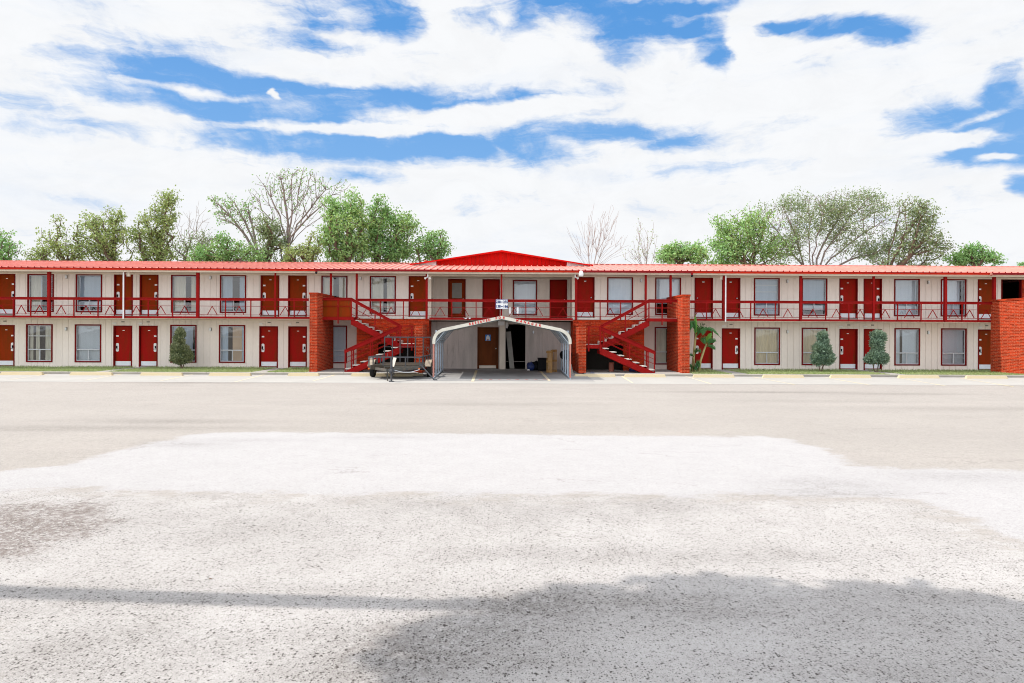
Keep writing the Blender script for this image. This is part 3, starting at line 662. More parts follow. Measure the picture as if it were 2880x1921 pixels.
# recessed upper wall and its two return walls
RC = [('d',1259.7,1309.5),('d',1355.6,1406.5),('w',1440.7,1511.5),('d',1545,1594.5)]
for k, a, b in RC:
    c = ctr(a, b, REC); rc_ops.append((c-DW/2, c+DW/2, Z2-.01, Z2+DH) if k == 'd' else (c-.64, c+.64, Z2+.17, Z2+2.02))
wall('wall', xcl, xcr, Z2-.029, ZC+.1, REC, rc_ops, M['siding_dark'], gs=.275)
for x, s in ((xcl, -1), (xcr, 1)): MB().box(min(x, x+s*.14), max(x, x+s*.14), W+.145, REC, Z2, ZC).build('return_wall', M['siding_dark'], motel)
MB().box(xcl-.02, xcl+.12, W-.04, W-.002, Z2, ZC-.002).build('corner_board', M['cream'], motel); MB().box(xcr-.10, xcr+.03, W-.04, W-.002, Z2, ZC-.002).build('corner_board', M['cream'], motel)

MB().box(xpass0-.05, xpass0, W-.02, W+.14, Z2, Z2+2.06).box(xpass1, xpass1+.05, W-.022, W+.14, Z2, Z2+2.06).box(xpass0, xpass1, W-.02, W+.14, Z2+2.02, Z2+2.07).build('passage_frame', M['redframe'], motel)
for it in LOWER:
    c = ctr(it[1], it[2])
    if it[0] == 'd': place_door(c, 0, it[3], it[4])
    else: place_window(c, WZ0, it[3], int(it[1]))
for it in UPPER:
    c = ctr(it[1], it[2])
    if it[0] == 'd': place_door(c, Z2, it[3], it[4])
    else: place_window(c, Z2+WZ0-.07, it[3], int(it[1])+3, h=WZ1-WZ0+.01)
# recessed doors: plain, no plates
def plain_door(x, z, Y, w, h, mat, knob=1, panel=False, kick=False):
    o = (x, Y, z); b = MB().box(x-w/2+.06, x+w/2-.06, Y+.05, Y+.095, z+.02, z+h-.05); d = b.build('door', mat, motel, org=o)
    MB().box(x-w/2, x-w/2+.055, Y-.02, Y+.13, z, z+h).box(x+w/2-.055, x+w/2, Y-.02, Y+.13, z, z+h).box(x-w/2+.055, x+w/2-.055, Y-.02, Y+.13, z+h-.045, z+h).build('door_frame', M['redframe'] if not kick else M['door_wood'], d)
    MB().tube([(x+knob*(w/2-.13),Y+.05,z+1.0),(x+knob*(w/2-.13),Y+.02,z+1.0),(x+knob*(w/2-.13),Y-.005,z+1.0)], [.012,.03,.026], 8).build('knob', M['alu'], d)
    if panel: MB().box(x-w/2+.20, x+w/2-.20, Y+.038, Y+.049, z+.25, z+.95).box(x-w/2+.20, x+w/2-.20, Y+.038, Y+.049, z+1.05, z+1.85).build('screen_panel', M['grey_panel'], d)
    if kick: MB().box(x-w/2+.09, x+w/2-.12, Y+.04, Y+.049, z+.02, z+.16).build('kick_plate', M['cream'], d)
    return d
for (k, a, b), nm in zip(RC, 'ABCD'):
    c = ctr(a, b, REC)
    if k == 'd': plain_door(c, Z2, REC, DW, DH, M['door'] if nm != 'A' else M['door_brown'], 1, nm == 'A')
    else: place_window(c, Z2+.17, 'white', 99, Y=REC, w=1.28, h=1.85)
md = plain_door((cd0+cd1)/2, 0, W, cd1-cd0, ZD, M['door_wood'], 1, kick=True); md['label'] = 'worn brown door behind the carport'
mdx = (cd0+cd1)/2
pq = MB(); pc = P(1372.5, 950, W)
pq.box(pc.x-.14, pc.x+.13, W+.040, W+.049, pc.z-.15, pc.z+.15); pb = pq.build('poster', M['blue'], md)
pq = MB(); pq.prism([(pc.x-.10,W+.034,pc.z-.13),(pc.x+.09,W+.034,pc.z-.13),(pc.x+.085,W+.034,pc.z+.02),(pc.x+.04,W+.034,pc.z+.12),(pc.x-.045,W+.034,pc.z+.12),(pc.x-.09,W+.034,pc.z+.02)], (0,.005,0)); pq.build('poster_figure', M['white'], md)
MB().box(pc.x-.035, pc.x+.03, W+.026, W+.0335, pc.z-.13, pc.z-.05).build('poster_detail', M['drum'], md)

# interior: floors, partition walls, back wall (seen only as darkness behind the glass)
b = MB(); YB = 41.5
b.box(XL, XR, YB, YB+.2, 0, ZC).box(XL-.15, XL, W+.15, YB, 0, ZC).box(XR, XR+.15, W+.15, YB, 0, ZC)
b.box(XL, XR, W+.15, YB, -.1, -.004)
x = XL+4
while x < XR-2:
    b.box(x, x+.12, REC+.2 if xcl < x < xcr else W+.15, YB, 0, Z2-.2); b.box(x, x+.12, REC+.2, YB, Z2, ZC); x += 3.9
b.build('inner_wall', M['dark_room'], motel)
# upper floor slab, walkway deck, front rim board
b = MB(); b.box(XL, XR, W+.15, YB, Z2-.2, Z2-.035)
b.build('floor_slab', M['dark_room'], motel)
xbl0, xbl1 = X(1003, RP), X(1206, RP); xbr0, xbr1 = X(1612, RP), X(1812, RP)
b = MB(); b.box(XL, XR, RP+.03, W-.003, Z2-.10, Z2-.02); b.box(xcl+.005, xcr-.005, W+.002, REC-.002, Z2-.10, Z2-.02)
b.build('balcony_deck', M['tread'], motel)
b = MB(); b.box(XL, xbl0-.02, RP-.02, RP+.02, 2.40, 2.495).box(xbl1+.02, xbr0-.02, RP-.02, RP+.02, 2.39, 2.495).box(xbr1+.02, XR, RP-.02, RP+.02, 2.40, 2.495)
b.build('rim_board', M['red'], motel)
b = MB(); b.box(xbl0-.02, xbl1+.02, RP-.03, RP+.02, 2.43, 2.51).box(xbr0-.02, xbr1+.02, RP-.03, RP+.02, 2.43, 2.51)
b.build('slab_edge', M['tread'], motel)
b = MB(); b.box(XL, XR, RP+.03, W-.004, 2.37, 2.415); b.build('balcony_soffit', M['soffit'], motel)
# brick rooms under the balcony beside the driveway
def brickbox(x0, x1, side):
    b = MB(); dx0, dx1 = (x0+.75, x0+1.75) if side < 0 else (x1-1.75, x1-.75)
    dx0, dx1 = (x1-2.4, x1-.45) if side < 0 else (x0+.45, x0+2.4)
    b.box(x0, dx0, RP, RP+.2, 0, 2.428).box(dx1, x1, RP, RP+.2, 0, 2.428).box(dx0, dx1, RP, RP+.2, 1.22, 2.428)
    b.box(x0, x0+.2, RP+.2, W-.003, 0, 2.37).box(x1-.2, x1, RP+.2, W-.003, 0, 2.37)
    b.build('brick_wall', M['brick'], motel)
    MB().box(x0+.21, x1-.21, RP+.9, RP+.98, 0, 2.36).build('dark_store_backing', M['dark_room'], motel)  # wall added so the opening reads dark; the shade is in its colour
brickbox(xbl0, xbl1, -1); brickbox(xbr0, xbr1, 1)
# projecting brick stair walls with soldier course caps
def wing(xa, xb, y0, y1, top, mat=None, cap=.03):
    b = MB(); b.box(xa, xb, y0, y1, -.02, top-.09)
    o = b.build('brick_wing_wall', mat or M['brick_faded'], motel)
    MB().box(xa-cap, xb+cap, y0-cap, y1, top-.088, top).build('cap_course', M['brick'], o)
    return o
xwi = X(892, P0); xwj = X(1919.5, P0)
wing(X(870.5, P0), xwi, P0, W-.003, 3.56); wing(xwj, X(1940, P0), P0, W-.003, 3.56)
xpi0, xpi1 = X(1165.5, P0), X(1188.3, P0); xpj0, xpj1 = X(1628, P0), X(1649, P0)
wing(xpi0, xpi1, P0, RP-.003, 2.2); wing(xpj0, xpj1, P0, RP-.003, 2.2)
xe = P(2787, 940, RP).x
wing(xe, xe+.36, 30.3, RP+.02, 3.47)
# roof
SL = .155; YR = 36.4
zr = lambda y: 4.745 + SL*(y-EV)
b = MB(); x0, x1 = XL-.3, XR+.3
b.add([(x0,EV-.03,zr(EV-.03)),(x1,EV-.03,zr(EV-.03)),(x1,YR,zr(YR)),(x0,YR,zr(YR)),(x0,YB+.6,zr(YR)-(YB+.6-YR)*SL),(x1,YB+.6,zr(YR)-(YB+.6-YR)*SL)], [(0,1,2,3),(3,2,5,4)])
b.add([(x0,EV-.03,zr(EV-.03)-.02),(x1,EV-.03,zr(EV-.03)-.02),(x1,YR,zr(YR)-.03),(x0,YR,zr(YR)-.03)], [(3,2,1,0)])
gsx = .302; x = x0+.1
while x < x1-.1:
    h, w_ = .045, .03
    a = [(x-w_,EV-.03), (x+w_,EV-.03)]
    v = [(x-w_,EV-.03,zr(EV-.03)),(x-w_*.5,EV-.03,zr(EV-.03)+h),(x+w_*.5,EV-.03,zr(EV-.03)+h),(x+w_,EV-.03,zr(EV-.03)),(x-w_,YR,zr(YR)),(x-w_*.5,YR,zr(YR)+h),(x+w_*.5,YR,zr(YR)+h),(x+w_,YR,zr(YR))]
    b.add(v, [(0,3,2,1),(0,1,5,4),(1,2,6,5),(2,3,7,6),(4,5,6,7)]); x += gsx
roof = b.build('roof', M['roof'], motel)
b = MB(); x = x0+.1; yq = EV-.034; b.box(x0, x1, yq-.004, yq, zr(EV)-.022, zr(EV)-.010)
while x < x1-.1: b.prism([(x-.034,yq-.002,zr(EV)-.02),(x+.034,yq-.002,zr(EV)-.02),(x+.017,yq-.002,zr(EV)+.036),(x-.017,yq-.002,zr(EV)+.036)], (0,-.006,0)); x += gsx
b.build('dark_rib_end', M['maroon'], roof)  # added dark strip and caps stand for the shade in the open rib ends
MB().bar((x0,YR,zr(YR)+.03), (x1,YR,zr(YR)+.03), .3, .03).build('ridge_cap', M['roof'], roof)
g0, g1 = P(889, 760, EV).x, P(1208, 760, EV).x; g2, g3 = P(1636, 765, EV).x, P(1944, 765, EV).x; g4 = P(2790, 765, EV).x
b = MB(); zf0, zf1 = 4.635, 4.738
for a, e in ((x0, g0), (g1, g2), (g3, g4)): b.box(a, e, EV, EV+.03, zf0, zf1)
b.build('fascia', M['orange'], roof)
b = MB()
for a, e in ((g0+.004, g1-.004), (g2+.004, g3-.004), (g4+.004, x1)): b.box(a, e, EV-.07, EV+.03, zf0+.005, zf1-.012).box(a, e, EV-.08, EV-.06, zf1-.03, zf1-.004)
b.build('gutter', M['maroon'], roof)
b = MB(); b.box(x0, x1, EV+.032, W-.002, ZC+.002, ZC+.05).box(XL, XR, EV+.12, EV+.24, ZC-.055, ZC); b.box(xcl-.1, xcr+.1, W+.001, REC+.2, ZC+.002, ZC+.05)
b.build('soffit', M['soffit'], roof)
MB().box(XL, XR, W-.05, W-.003, ZC-.07, ZC-.001).box(XL, xcl, W-.035, W-.003, 2.335, 2.368).build('trim_board', M['soffit'], motel)
# red gable over the middle
YG = 35.15; ap = P(1411, 704.5, YG-.15); hw0 = (P(1667, 743, YG).x - P(1160, 742, YG).x)/2; xg = ap.x
zb = zr(YG)+.0; sl = (ap.z - (zb+.04))/hw0
b = MB()
zz = lambda dx: ap.z - sl*abs(dx)
for s in (-1, 1):
    b.add([(xg,YG-.25,ap.z),(xg+s*hw0,YG-.25,zz(hw0)),(xg+s*hw0,YB,zz(hw0)),(xg,YB,ap.z)], [(0,1,2,3)] if s > 0 else [(3,2,1,0)])
    b.prism([(xg,YG-.27,ap.z+.01),(xg+s*(hw0+.05),YG-.27,zz(hw0)+.0),(xg+s*(hw0+.05),YG-.27,zz(hw0)-.06),(xg,YG-.27,ap.z-.085)], (0,.03,0))
b.build('gable_roof', M['gable'], motel)
b = MB(); hw1 = 3.35; x = xg-hw1; bw = .2
while x < xg+hw1-.01:
    a, e = x+.004, min(x+bw, xg+hw1)-.004
    top = [(a, zz(a-xg)-.03), (e, zz(e-xg)-.03)]
    pts = [(a,YG,zb-.05),(e,YG,zb-.05),(e,YG,top[1][1])] + ([(xg,YG,ap.z-.03)] if a < xg < e else []) + [(a,YG,top[0][1])]
    b.prism(pts, (0,.03,0)); x += bw
b.build('gable_wall', M['gable'], motel)
for s in (-1, 1):
    b = MB(); x1_, x2_ = xg+s*(hw1+.01), xg+s*hw0
    p = [(x1_,YG-.05,zb-.06),(x2_,YG-.05,zb-.06),(x2_,YG-.05,zz(hw0)-.03),(x1_,YG-.05,zz(hw1)-.04)]
    b.prism(p if s > 0 else p[::-1], (0,.03,0)); b.build('gable_end_board', M['white'], motel)
b = MB().tube([(P(1197,737,37).x,37,5.4),(P(1197,737,37).x,37,5.62)], .05, 8); b.tube([(P(1197,737,37).x,37,5.62),(P(1197,737,37).x,37,5.68)], [.11,.08], 10); b.build('vent_pipe', M['drum'], motel)

# railing -----------------------------------------------------------------
def railing(posts, x0, x1, vs, Y=RP-.035, main=()):
    hr = MB()
    hr.box(x0, x1, Y-.02, Y+.02, 3.245, 3.345); hr.box(x0, x1, Y-.045, Y+.045, 3.347, 3.372)
    rr = hr.build('handrail', M['red'], motel)
    MB().tube([(x0,Y,2.985),(x1,Y,2.985)], .012, 6).build('mid_rail', M['red'], rr)
    MB().tube([(x0,Y,2.575),(x1,Y,2.575)], .012, 6).build('bottom_rail', M['red'], rr)
    for p in posts:
        if x0 <= p <= x1:
            l = rnd.uniform(-.008, .008); MB().bar((p+l,Y,2.41),(p-l,Y,3.244), .045, .045, up=(0,1,0)).build('baluster', M['red'], rr)
    for p in vs:
        if x0 <= p-.2 and p+.2 <= x1:
            q = .225+rnd.uniform(-.01,.01); t_ = rnd.uniform(-.02,.02)
            MB().bar((p+t_,Y,2.975),(p-q,Y,2.585), .028, .028, up=(0,1,0)).bar((p+t_,Y,2.975),(p+q,Y,2.585), .028, .028, up=(0,1,0)).build('brace', M['red'], rr)
px_ = lambda L_, Y=RP: [X(a, Y) for a in L_]
postsL = [-320,-250,-180,-105,-30,39,88,209,277,418,486,635,706,828]; vL = [-285,-215,-142,-68,5,62,112,173,243,311,385,453,520,598,673,743,802,850]
railing(px_(postsL), XL, X(868, RP-.04), px_(vL))
railing(px_([1070,1134.7]), X(1006, RP), X(1197, RP), px_([1033,1100,1169]))
railing(px_([1271,1339,1478.8,1547]), X(1203, RP), X(1617, RP), px_([1237.7,1304.7,1374,1446,1513.6,1582]))
railing(px_([1687.5,1744.9,1862]), X(1622, RP), X(1885, RP), px_([1648,1716,1783]))
railing(px_([1986.6,2110,2179.4,2321,2386,2523,2589,2704,2749]), X(1941, RP-.04), X(2798, RP), px_([1966,2011.8,2076,2146,2215,2285,2351.6,2418,2488,2556,2621.5,2681,2725,2772]))
for a, w_ in ((-212,.11),(139,.125),(350,.09),(557,.125),(775,.07),(931,.09),(1003.5,.09),(1200,.10),(1410,.085),(1619.7,.11),(1815,.095),(1885,.10),(2034.8,.09),(2250.6,.11),(2455,.09),(2657,.12),(2794,.12)):
    x = X(a, RP); MB().box(x-w_/2, x+w_/2, RP-.09, RP-.09+w_, 2.42 if a not in (931, 1885) else 3.2, ZC-.056).build('roof_post', M['red'], motel)
# downspouts
for a in (345, 2041.5):
    x = X(a, RP-.2); MB().box(x-.025, x+.025, RP-.17, RP-.12, 2.36, 4.63).build('downspout', M['white'], motel)
x = X(357, RP); MB().box(x-.02, x+.13, RP-.02, RP+.06, 4.37, ZC-.06).build('junction_box', M['cream'], motel)
x = X(2031, RP); MB().box(x-.10, x-.0, RP-.02, RP+.06, 4.37, ZC-.06).build('junction_box', M['cream'], motel)
# wall lamps
def lamp(px, py, Y=W):
    c = P(px, py, Y); b = MB(); b.box(c.x-.045, c.x+.045, Y-.02, Y-.001, c.z-.08, c.z+.08)
    o = b.build('wall_lamp', M['grey_panel'], motel, org=tuple(c)); MB().tube([(c.x+.0,Y-.07,c.z-.07),(c.x,Y-.07,c.z+.02),(c.x,Y-.07,c.z+.07)], [.035,.045,.03], 8).build('lamp_glass', M['curtain_white'], o)
for px, py in ((187,925),(188,779),(593,926),(592.5,781),(1014,783),(1803,789),(2214,791),(2214,933),(2610,794),(2610,935),(1500,934)): lamp(px, py)
# small room number plates above the ground floor doors
for px in (14,346,417,757,837,1979,2056,2387,2454,2775):
    c = P(px, 908+.0045*(px-1440)+2, W); MB().box(c.x-.075, c.x+.075, W-.012, W-.001, c.z-.025, c.z+.03).build('room_number_plate', M['grey_panel'], motel)
for px in (323,396,734,815,2035,2364,2433,2755):
    c = P(px, 914+.0045*(px-1440), W); MB().box(c.x-.09, c.x+.09, W-.045, W-.026, c.z-.035, c.z+.03).build('door_closer_cover', M['white'], motel)
# lights and cameras under the eave
def eave_cam(px, py, mat, s=1.0, kind='security_camera'):
    c = P(px, py, EV-.1); b = MB()
    b.box(c.x-.05*s, c.x+.05*s, c.y-.05, c.y+.05, c.z+.03*s, 4.66); o = b.build(kind, M['maroon'] if mat != 'white' else M['alu'], motel)
    MB().tube([(c.x,c.y,c.z+.07*s),(c.x,c.y,c.z),(c.x,c.y-.01,c.z-.06*s),(c.x,c.y-.015,c.z-.09*s)], [.055*s,.075*s,.06*s,.02*s], 12).build('lens_housing', M[mat], o, smooth=True)
eave_cam(889.5, 766, 'blackp', .8); eave_cam(1946, 775, 'blackp', .8); eave_cam(2788, 772, 'drum', .8)
c = P(1634.5, 770, EV-.12); b = MB(); b.tube([(c.x,c.y,c.z+.14),(c.x,c.y,c.z+.09),(c.x,c.y,c.z),(c.x,c.y,c.z-.10),(c.x,c.y,c.z-.13)], [.05,.085,.115,.10,.07], 16); b.bar((c.x,c.y,c.z+.1),(c.x,EV+.02,c.z+.12),.03,.03)
b.build('vapour_lamp', M['white'], motel, smooth=True)
for px in (1203, 1618):
    c = P(px, 781, RP-.1); b = MB(); b.box(c.x-.03, c.x+.03, c.y-.02, c.y+.02, c.z, ZC)
    for s in ((-1, 1) if px < 1300 else (1,)): b.tube([(c.x+s*.03,c.y,c.z+.03),(c.x+s*.09,c.y-.08,c.z-.02),(c.x+s*.11,c.y-.12,c.z-.04)], [.02,.045,.055], 10)
    b.build('flood_lamp', M['white'], motel)

# ------------------------------------------------------------------ stairs
xm = (xwi+xwj)/2
def staircase(s):
    Q = lambda a, Y: (X(a, Y) - xm) if True else 0       # u coordinate measured on the right-hand side
    U = lambda u: xm + s*u
    def bx(b, u0, u1, y0, y1, z0, z1):
        a, c = sorted((U(u0), U(u1))); b.box(a, c, y0, y1, z0, z1)
    YN, YM, YF = P0+.08, P0+.90, RP-.08
    ul, ub = Q(1690, YN), Q(1840, YN); ut = Q(1825, YM); up_ = Q(1650, YN); uwg = xwj-xm
    ZL = 1.27; ZP = 2.50
    b = MB()
    # landing and platform slabs
    bx(b, up_+.0, ul, YN, YF, ZL-.16, ZL-.02); bx(b, ut, uwg-.003, YM+.03, YF, ZP-.12, ZP-.02)
    # lower flight stringers and sloping soffit
    nL = 8; rl = ZL/nL; tl = (ub-ul)/(nL-1)
    nU = 8; ru = (ZP-ZL)/nU; tu = (ut-ul-.05)/(nU-1)
    def slope(b, u0, z0, u1, z1, y, th, dep=.05):
        b.prism([(U(u0),y,z0),(U(u1),y,z1),(U(u1),y,z1-th),(U(u0),y,z0-th)], (0,dep,0))
    slope(b, ul-.05, ZL-rl+.02+rl*.2, ub+.03, .03, YN-.05, .30); slope(b, ul-.05, ZL-rl+.02+rl*.2, ub+.03, .03, YM-.02, .30)
    slope(b, ul+.05, ZL-.04, ut+.03, ZP-.06, YM+.03, .30); slope(b, ul+.05, ZL-.04, ut+.03, ZP-.06, YF-.05, .30)
    bx(b, ut-.1, uwg-.003, YM, YM+.028, ZP-.16, ZP-.01); bx(b, up_, ul+.05, YN-.05, YN-.02, ZL-.17, ZL-.0)
    for u in (up_+.05, ul-.07): bx(b, u, u+.07, YN-.09, YN-.051, ZL-.30, 2.08)
    o = b.build('staircase', M['red'], motel, org=(xm+s*ul, YN, 0))
    so = MB(); so.prism([(U(ul),YN,ZL-.19),(U(ub-.25),YN,-.0),(U(ub-.35),YN,-.0),(U(ul),YN,ZL-.25)], (0,YM-YN-.02,0)); so.build('stair_soffit', M['grey_panel'], o)
    bx(q := MB(), up_+.01, ul-.01, YN+.01, YF-.01, ZL-.019, ZL); q.build('landing_deck', M['tread'], o)
    bx(q := MB(), ut+.01, uwg-.004, YM+.04, YF-.01, ZP-.019, ZP); q.build('platform_deck', M['tread'], o)
    for k in range(1, nL):
        z = ZL - k*rl; u = ul + (k-1)*tl; t_ = MB(); bx(t_, u-.01, u+tl+.02, YN-.045, YM-.05, z-.035, z); t_.build('tread', M['tread'], o)
        t_ = MB(); bx(t_, u-.012, u+.0, YN, YM-.05, z+.002, z+rl-.037); t_.build('riser', M['red'], o)
    for k in range(1, nU):
        z = ZL + k*ru; u = ul+.05 + (k-1)*tu; t_ = MB(); bx(t_, u, u+tu+.02, YM+.035, YF-.055, z-.035, z); bx(t_, u, u+.02, YM+.09, YF-.06, z-ru+.002, z-.037); t_.build('tread', M['tread'], o)
    # handrails: board rails on the slopes with thin mid rails
    h = MB()
    def board(u0, z0, u1, z1, y, th=.14):
        slope(h, u0, z0, u1, z1, y, th, .035); h.prism([(U(u0),y-.03,z0+.002),(U(u1),y-.03,z1+.002),(U(u1),y-.03,z1+.028),(U(u0),y-.03,z0+.028)], (0,.09,0))
    a0, a1 = Q(1697, YN), Q(1843, YN)
    zl = lambda u: 2.03 + (u-a0)/(a1-a0)*(.965-2.03)
    c0, c1 = Q(1688, YM), Q(1825, YM)
    zu = lambda u: 2.12 + (u-c0)/(c1-c0)*(3.35-2.12)
    board(a0-.12, zl(a0-.12), a1, zl(a1), YN-.04); board(a0-.1, zl(a0-.1), a1-.1, zl(a1-.1), YM-.06, .12)
    board(c0, zu(c0), c1, zu(c1), YM+.0, .13)
    a, e = sorted((U(c1), U(uwg-.01))); h.box(a, e, YM, YM+.035, 3.25, 3.35); h.box(a, e, YM-.03, YM+.06, 3.352, 3.376)
    a, e = sorted((U(up_), U(c0+.02))); h.box(a, e, YN-.05, YN-.02, 2.05, 2.08); h.box(a, e, YN-.06, YN-.0, 2.082, 2.10)
    h.build('handrail', M['red'], o)
    r = MB()
    for d in (.36, .58): r.tube([(U(a0),YN,zl(a0)-d),(U(a1),YN,zl(a1)-d)], .014, 6); r.tube([(U(a0),YM-.05,zl(a0)-d),(U(a1-.1),YM-.05,zl(a1-.1)-d)], .014, 6)
    for d in (.40, .72): r.tube([(U(c0),YM,zu(c0)-d),(U(c1),YM,zu(c1)-d)], .014, 6)
    r.tube([(U(c1),YM,2.98),(U(uwg-.01),YM,2.98)], .014, 6); r.tube([(U(up_),YN-.03,1.68),(U(c0),YN-.03,1.68)], .014, 6)
    r.build('stair_rail', M['red'], o)
    for u, y, zb_, zt in ((Q(1771,YN),YN,.56,zl(Q(1771,YN))-.1),(Q(1823,YN),YN-.0,.1,zl(Q(1823,YN))-.1),(a1-.03,YN,.0,zl(a1)-.02),(a0+.02,YN,1.2,zl(a0)-.1),(Q(1765,YM),YM-.05,.56,zl(Q(1765,YM))),(Q(1818,YM),YM-.05,.1,zl(Q(1818,YM))),
                        (Q(1759,YM),YM,1.85,zu(Q(1759,YM))-.1),(c1,YM,2.35,3.3),(Q(1862,YM),YM,2.18,3.25),(c0+.02,YM,1.2,2.1)):
        m_ = MB(); m_.box(U(u)-.025, U(u)+.025, y-.022, y+.022, zb_, zt); m_.build('newel_post', M['red'], o)
    if s < 0:
        a, e = sorted((U(ut+.02), U(uwg-.02))); MB().box(a, e, YM+.036, YM+.052, ZP-.01, 3.25).build('side_panel', M['door_brown'], o)
staircase(1); staircase(-1)
# column and utility box by the dark doorway
x0, x1 = P(1405, 960, W-.3).x, P(1421, 960, W-.3).x
MB().box(x0, x1, W-.32, W-.002, 0, 2.36).build('column', M['cream'], motel)
x0, x1 = P(1401, 905, W-.5).x, P(1419, 905, W-.5).x
MB().cbox(x0, x1, W-.62, W-.325, 2.14, 2.35, .01).build('utility_box', M['white'], motel)

# ------------------------------------------------------------------ text helper
def text_mesh(s, size, extrude=.004, offset=0.0, shear=0.0):
    cu = bpy.data.curves.new('t', 'FONT'); cu.body = s; cu.size = size; cu.extrude = extrude; cu.offset = offset; cu.shear = shear; cu.align_x = 'CENTER'; cu.align_y = 'CENTER'; cu.resolution_u = 3
    o = bpy.data.objects.new('t', cu); COL.objects.link(o); bpy.context.view_layer.update()
    me = bpy.data.meshes.new_from_object(o.evaluated_get(bpy.context.evaluated_depsgraph_get()))
    v = [tuple(q.co) for q in me.vertices]; f = [tuple(p.vertices) for p in me.polygons]
    bpy.data.objects.remove(o); bpy.data.curves.remove(cu); bpy.data.meshes.remove(me); return v, f
def put_text(b, s, size, c, rot=0.0, extrude=.004, offset=0.0, flat=False, sx=1.0, sy=1.0):
    v, f = text_mesh(s, size, extrude, offset); ca, sa = math.cos(rot), math.sin(rot); out = []
    for x, y, z in v:
        x *= sx; y *= sy; x, y = x*ca-y*sa, x*sa+y*ca
        out.append((c[0]+x, c[1]+y, c[2]+z) if flat else (c[0]+x, c[1]-z, c[2]+y))
    b.add(out, f)

# ------------------------------------------------------------------ carport
YC0, YC1 = 27.9, 32.2
prof = [(1216,967.5),(1217,953),(1222,941),(1229,932.5),(1243.5,924.5),(1410.5,889.2),(1578,924.5),(1593,932.5),(1601,941),(1606.5,953),(1607.5,968)]
pw = [P(x, y, YC0) for x, y in prof]; pw = [(p.x, p.z) for p in pw]
cxm = (pw[0][0]+pw[-1][0])/2
cp = empty('carport', (cxm, YC0, -.09), 'white curved metal carport hand lettered RESERVED FOR MANAGER in front of the motel', 'carport')
def offset_prof(d):
    out = []
    for i, (x, z) in enumerate(pw):
        a = pw[max(i-1, 0)]; c = pw[min(i+1, len(pw)-1)]; dx, dz = c[0]-a[0], c[1]-a[1]; L_ = math.hypot(dx, dz); out.append((x + dz/L_*d, z - dx/L_*d))
    return out
pin, pin2, pin3 = offset_prof(.118), offset_prof(.02), offset_prof(.065)
b = MB()
for i in range(len(pw)-1):
    a, c = pw[i], pw[i+1]; a2, c2 = pin2[i], pin2[i+1]
    b.add([(a[0],YC0,a[1]),(c[0],YC0,c[1]),(c[0],YC1,c[1]),(a[0],YC1,a[1])], [(0,1,2,3)]); b.add([(a2[0],YC0,a2[1]),(c2[0],YC0,c2[1]),(c2[0],YC1,c2[1]),(a2[0],YC1,a2[1])], [(3,2,1,0)])
    L_ = math.hypot(c[0]-a[0], c[1]-a[1]); n = max(1, int(L_/.23))
    for k in range(n):
        t_ = (k+.5)/n; p = (a[0]+(c[0]-a[0])*t_, a[1]+(c[1]-a[1])*t_); nx, nz = -(c[1]-a[1])/L_, (c[0]-a[0])/L_
        b.bar((p[0]+nx*.004,YC0+.01,p[1]+nz*.004), (p[0]+nx*.004,YC1,p[1]+nz*.004), .05, .022, up=(nx,0,nz)); b.bar((p[0]-nx*.026,YC0+.01,p[1]-nz*.026), (p[0]-nx*.026,YC1,p[1]-nz*.026), .05, .012, up=(nx,0,nz))
b.build('roof_sheet', M['cp_sheet'], cp)
for yy, nm in ((YC0-.035, 'front_trim'), (YC1, 'rear_trim')):
    b = MB()
    for i in range(len(pw)-1):
        b.prism([(pw[i][0],yy,pw[i][1]+.012),(pw[i+1][0],yy,pw[i+1][1]+.012),(pin[i+1][0],yy,pin[i+1][1]),(pin[i][0],yy,pin[i][1])], (0,.033,0))
    tr_ = b.build(nm, M['cp_trim'], cp)
    if nm == 'front_trim': ftrim = tr_
slope_l = math.atan2(pw[5][1]-pw[4][1], pw[5][0]-pw[4][0]); slope_r = math.atan2(pw[6][1]-pw[5][1], pw[6][0]-pw[5][0])
r = random.Random(4)
def word(name, letters, pxs, rot, size=.13):
    b = MB()
    for ch, px in zip(letters, pxs):
        x = P(px, 905, YC0-.04).x; i = 4 if rot > 0 else 5; f_ = (x-pw[i][0])/(pw[i+1][0]-pw[i][0]); z = pw[i][1]+(pw[i+1][1]-pw[i][1])*f_ - .055
        put_text(b, ch, size, (x, YC0-.041, z+r.uniform(-.006,.006)), rot+r.uniform(-.08,.08), .003, .006, sx=r.uniform(.85,.98))
    b.build(name, M['redink'], ftrim)
word('lettering', 'RESERVED', [1322+i*7.75 for i in range(8)], slope_l)
word('lettering', 'FO', [1395.5,1405.5], slope_l); word('lettering', 'R', [1417], slope_r)
word('lettering', 'MANAGER', [1455+i*10.6 for i in range(7)], slope_r, .14)
xl_, xr_ = pw[0][0]+.05, pw[-1][0]-.05
for i in range(5):
    y = YC0+.02 + (YC1-YC0-.08)*i/4
    for s, x in ((1, xl_), (-1, xr_)):
        zb_ = max(padz(y), -.092); MB().box(x-.03, x+.03, y-.03, y+.03, zb_+.05, 1.9 if i else 1.42).build('post', M['rusty_post'] if i == 0 else M['galv'], cp)
        MB().bar((x+s*.0,y+.04,1.30),(x+s*.55,y+.04,1.98), .035, .035, up=(0,1,0)).build('brace', M['galv'], cp)
    b = MB()
    for k in range(len(pin3)-1): b.bar((pin3[k][0],y,pin3[k][1]), (pin3[k+1][0],y,pin3[k+1][1]), .05, .05, up=(0,1,0))
    b.build('roof_hoop', M['galv'], cp)
for x in (xl_, xr_): MB().bar((x,YC0-.05,-.058),(x,YC1,.03), .06, .06).build('base_rail', M['galv'], cp)
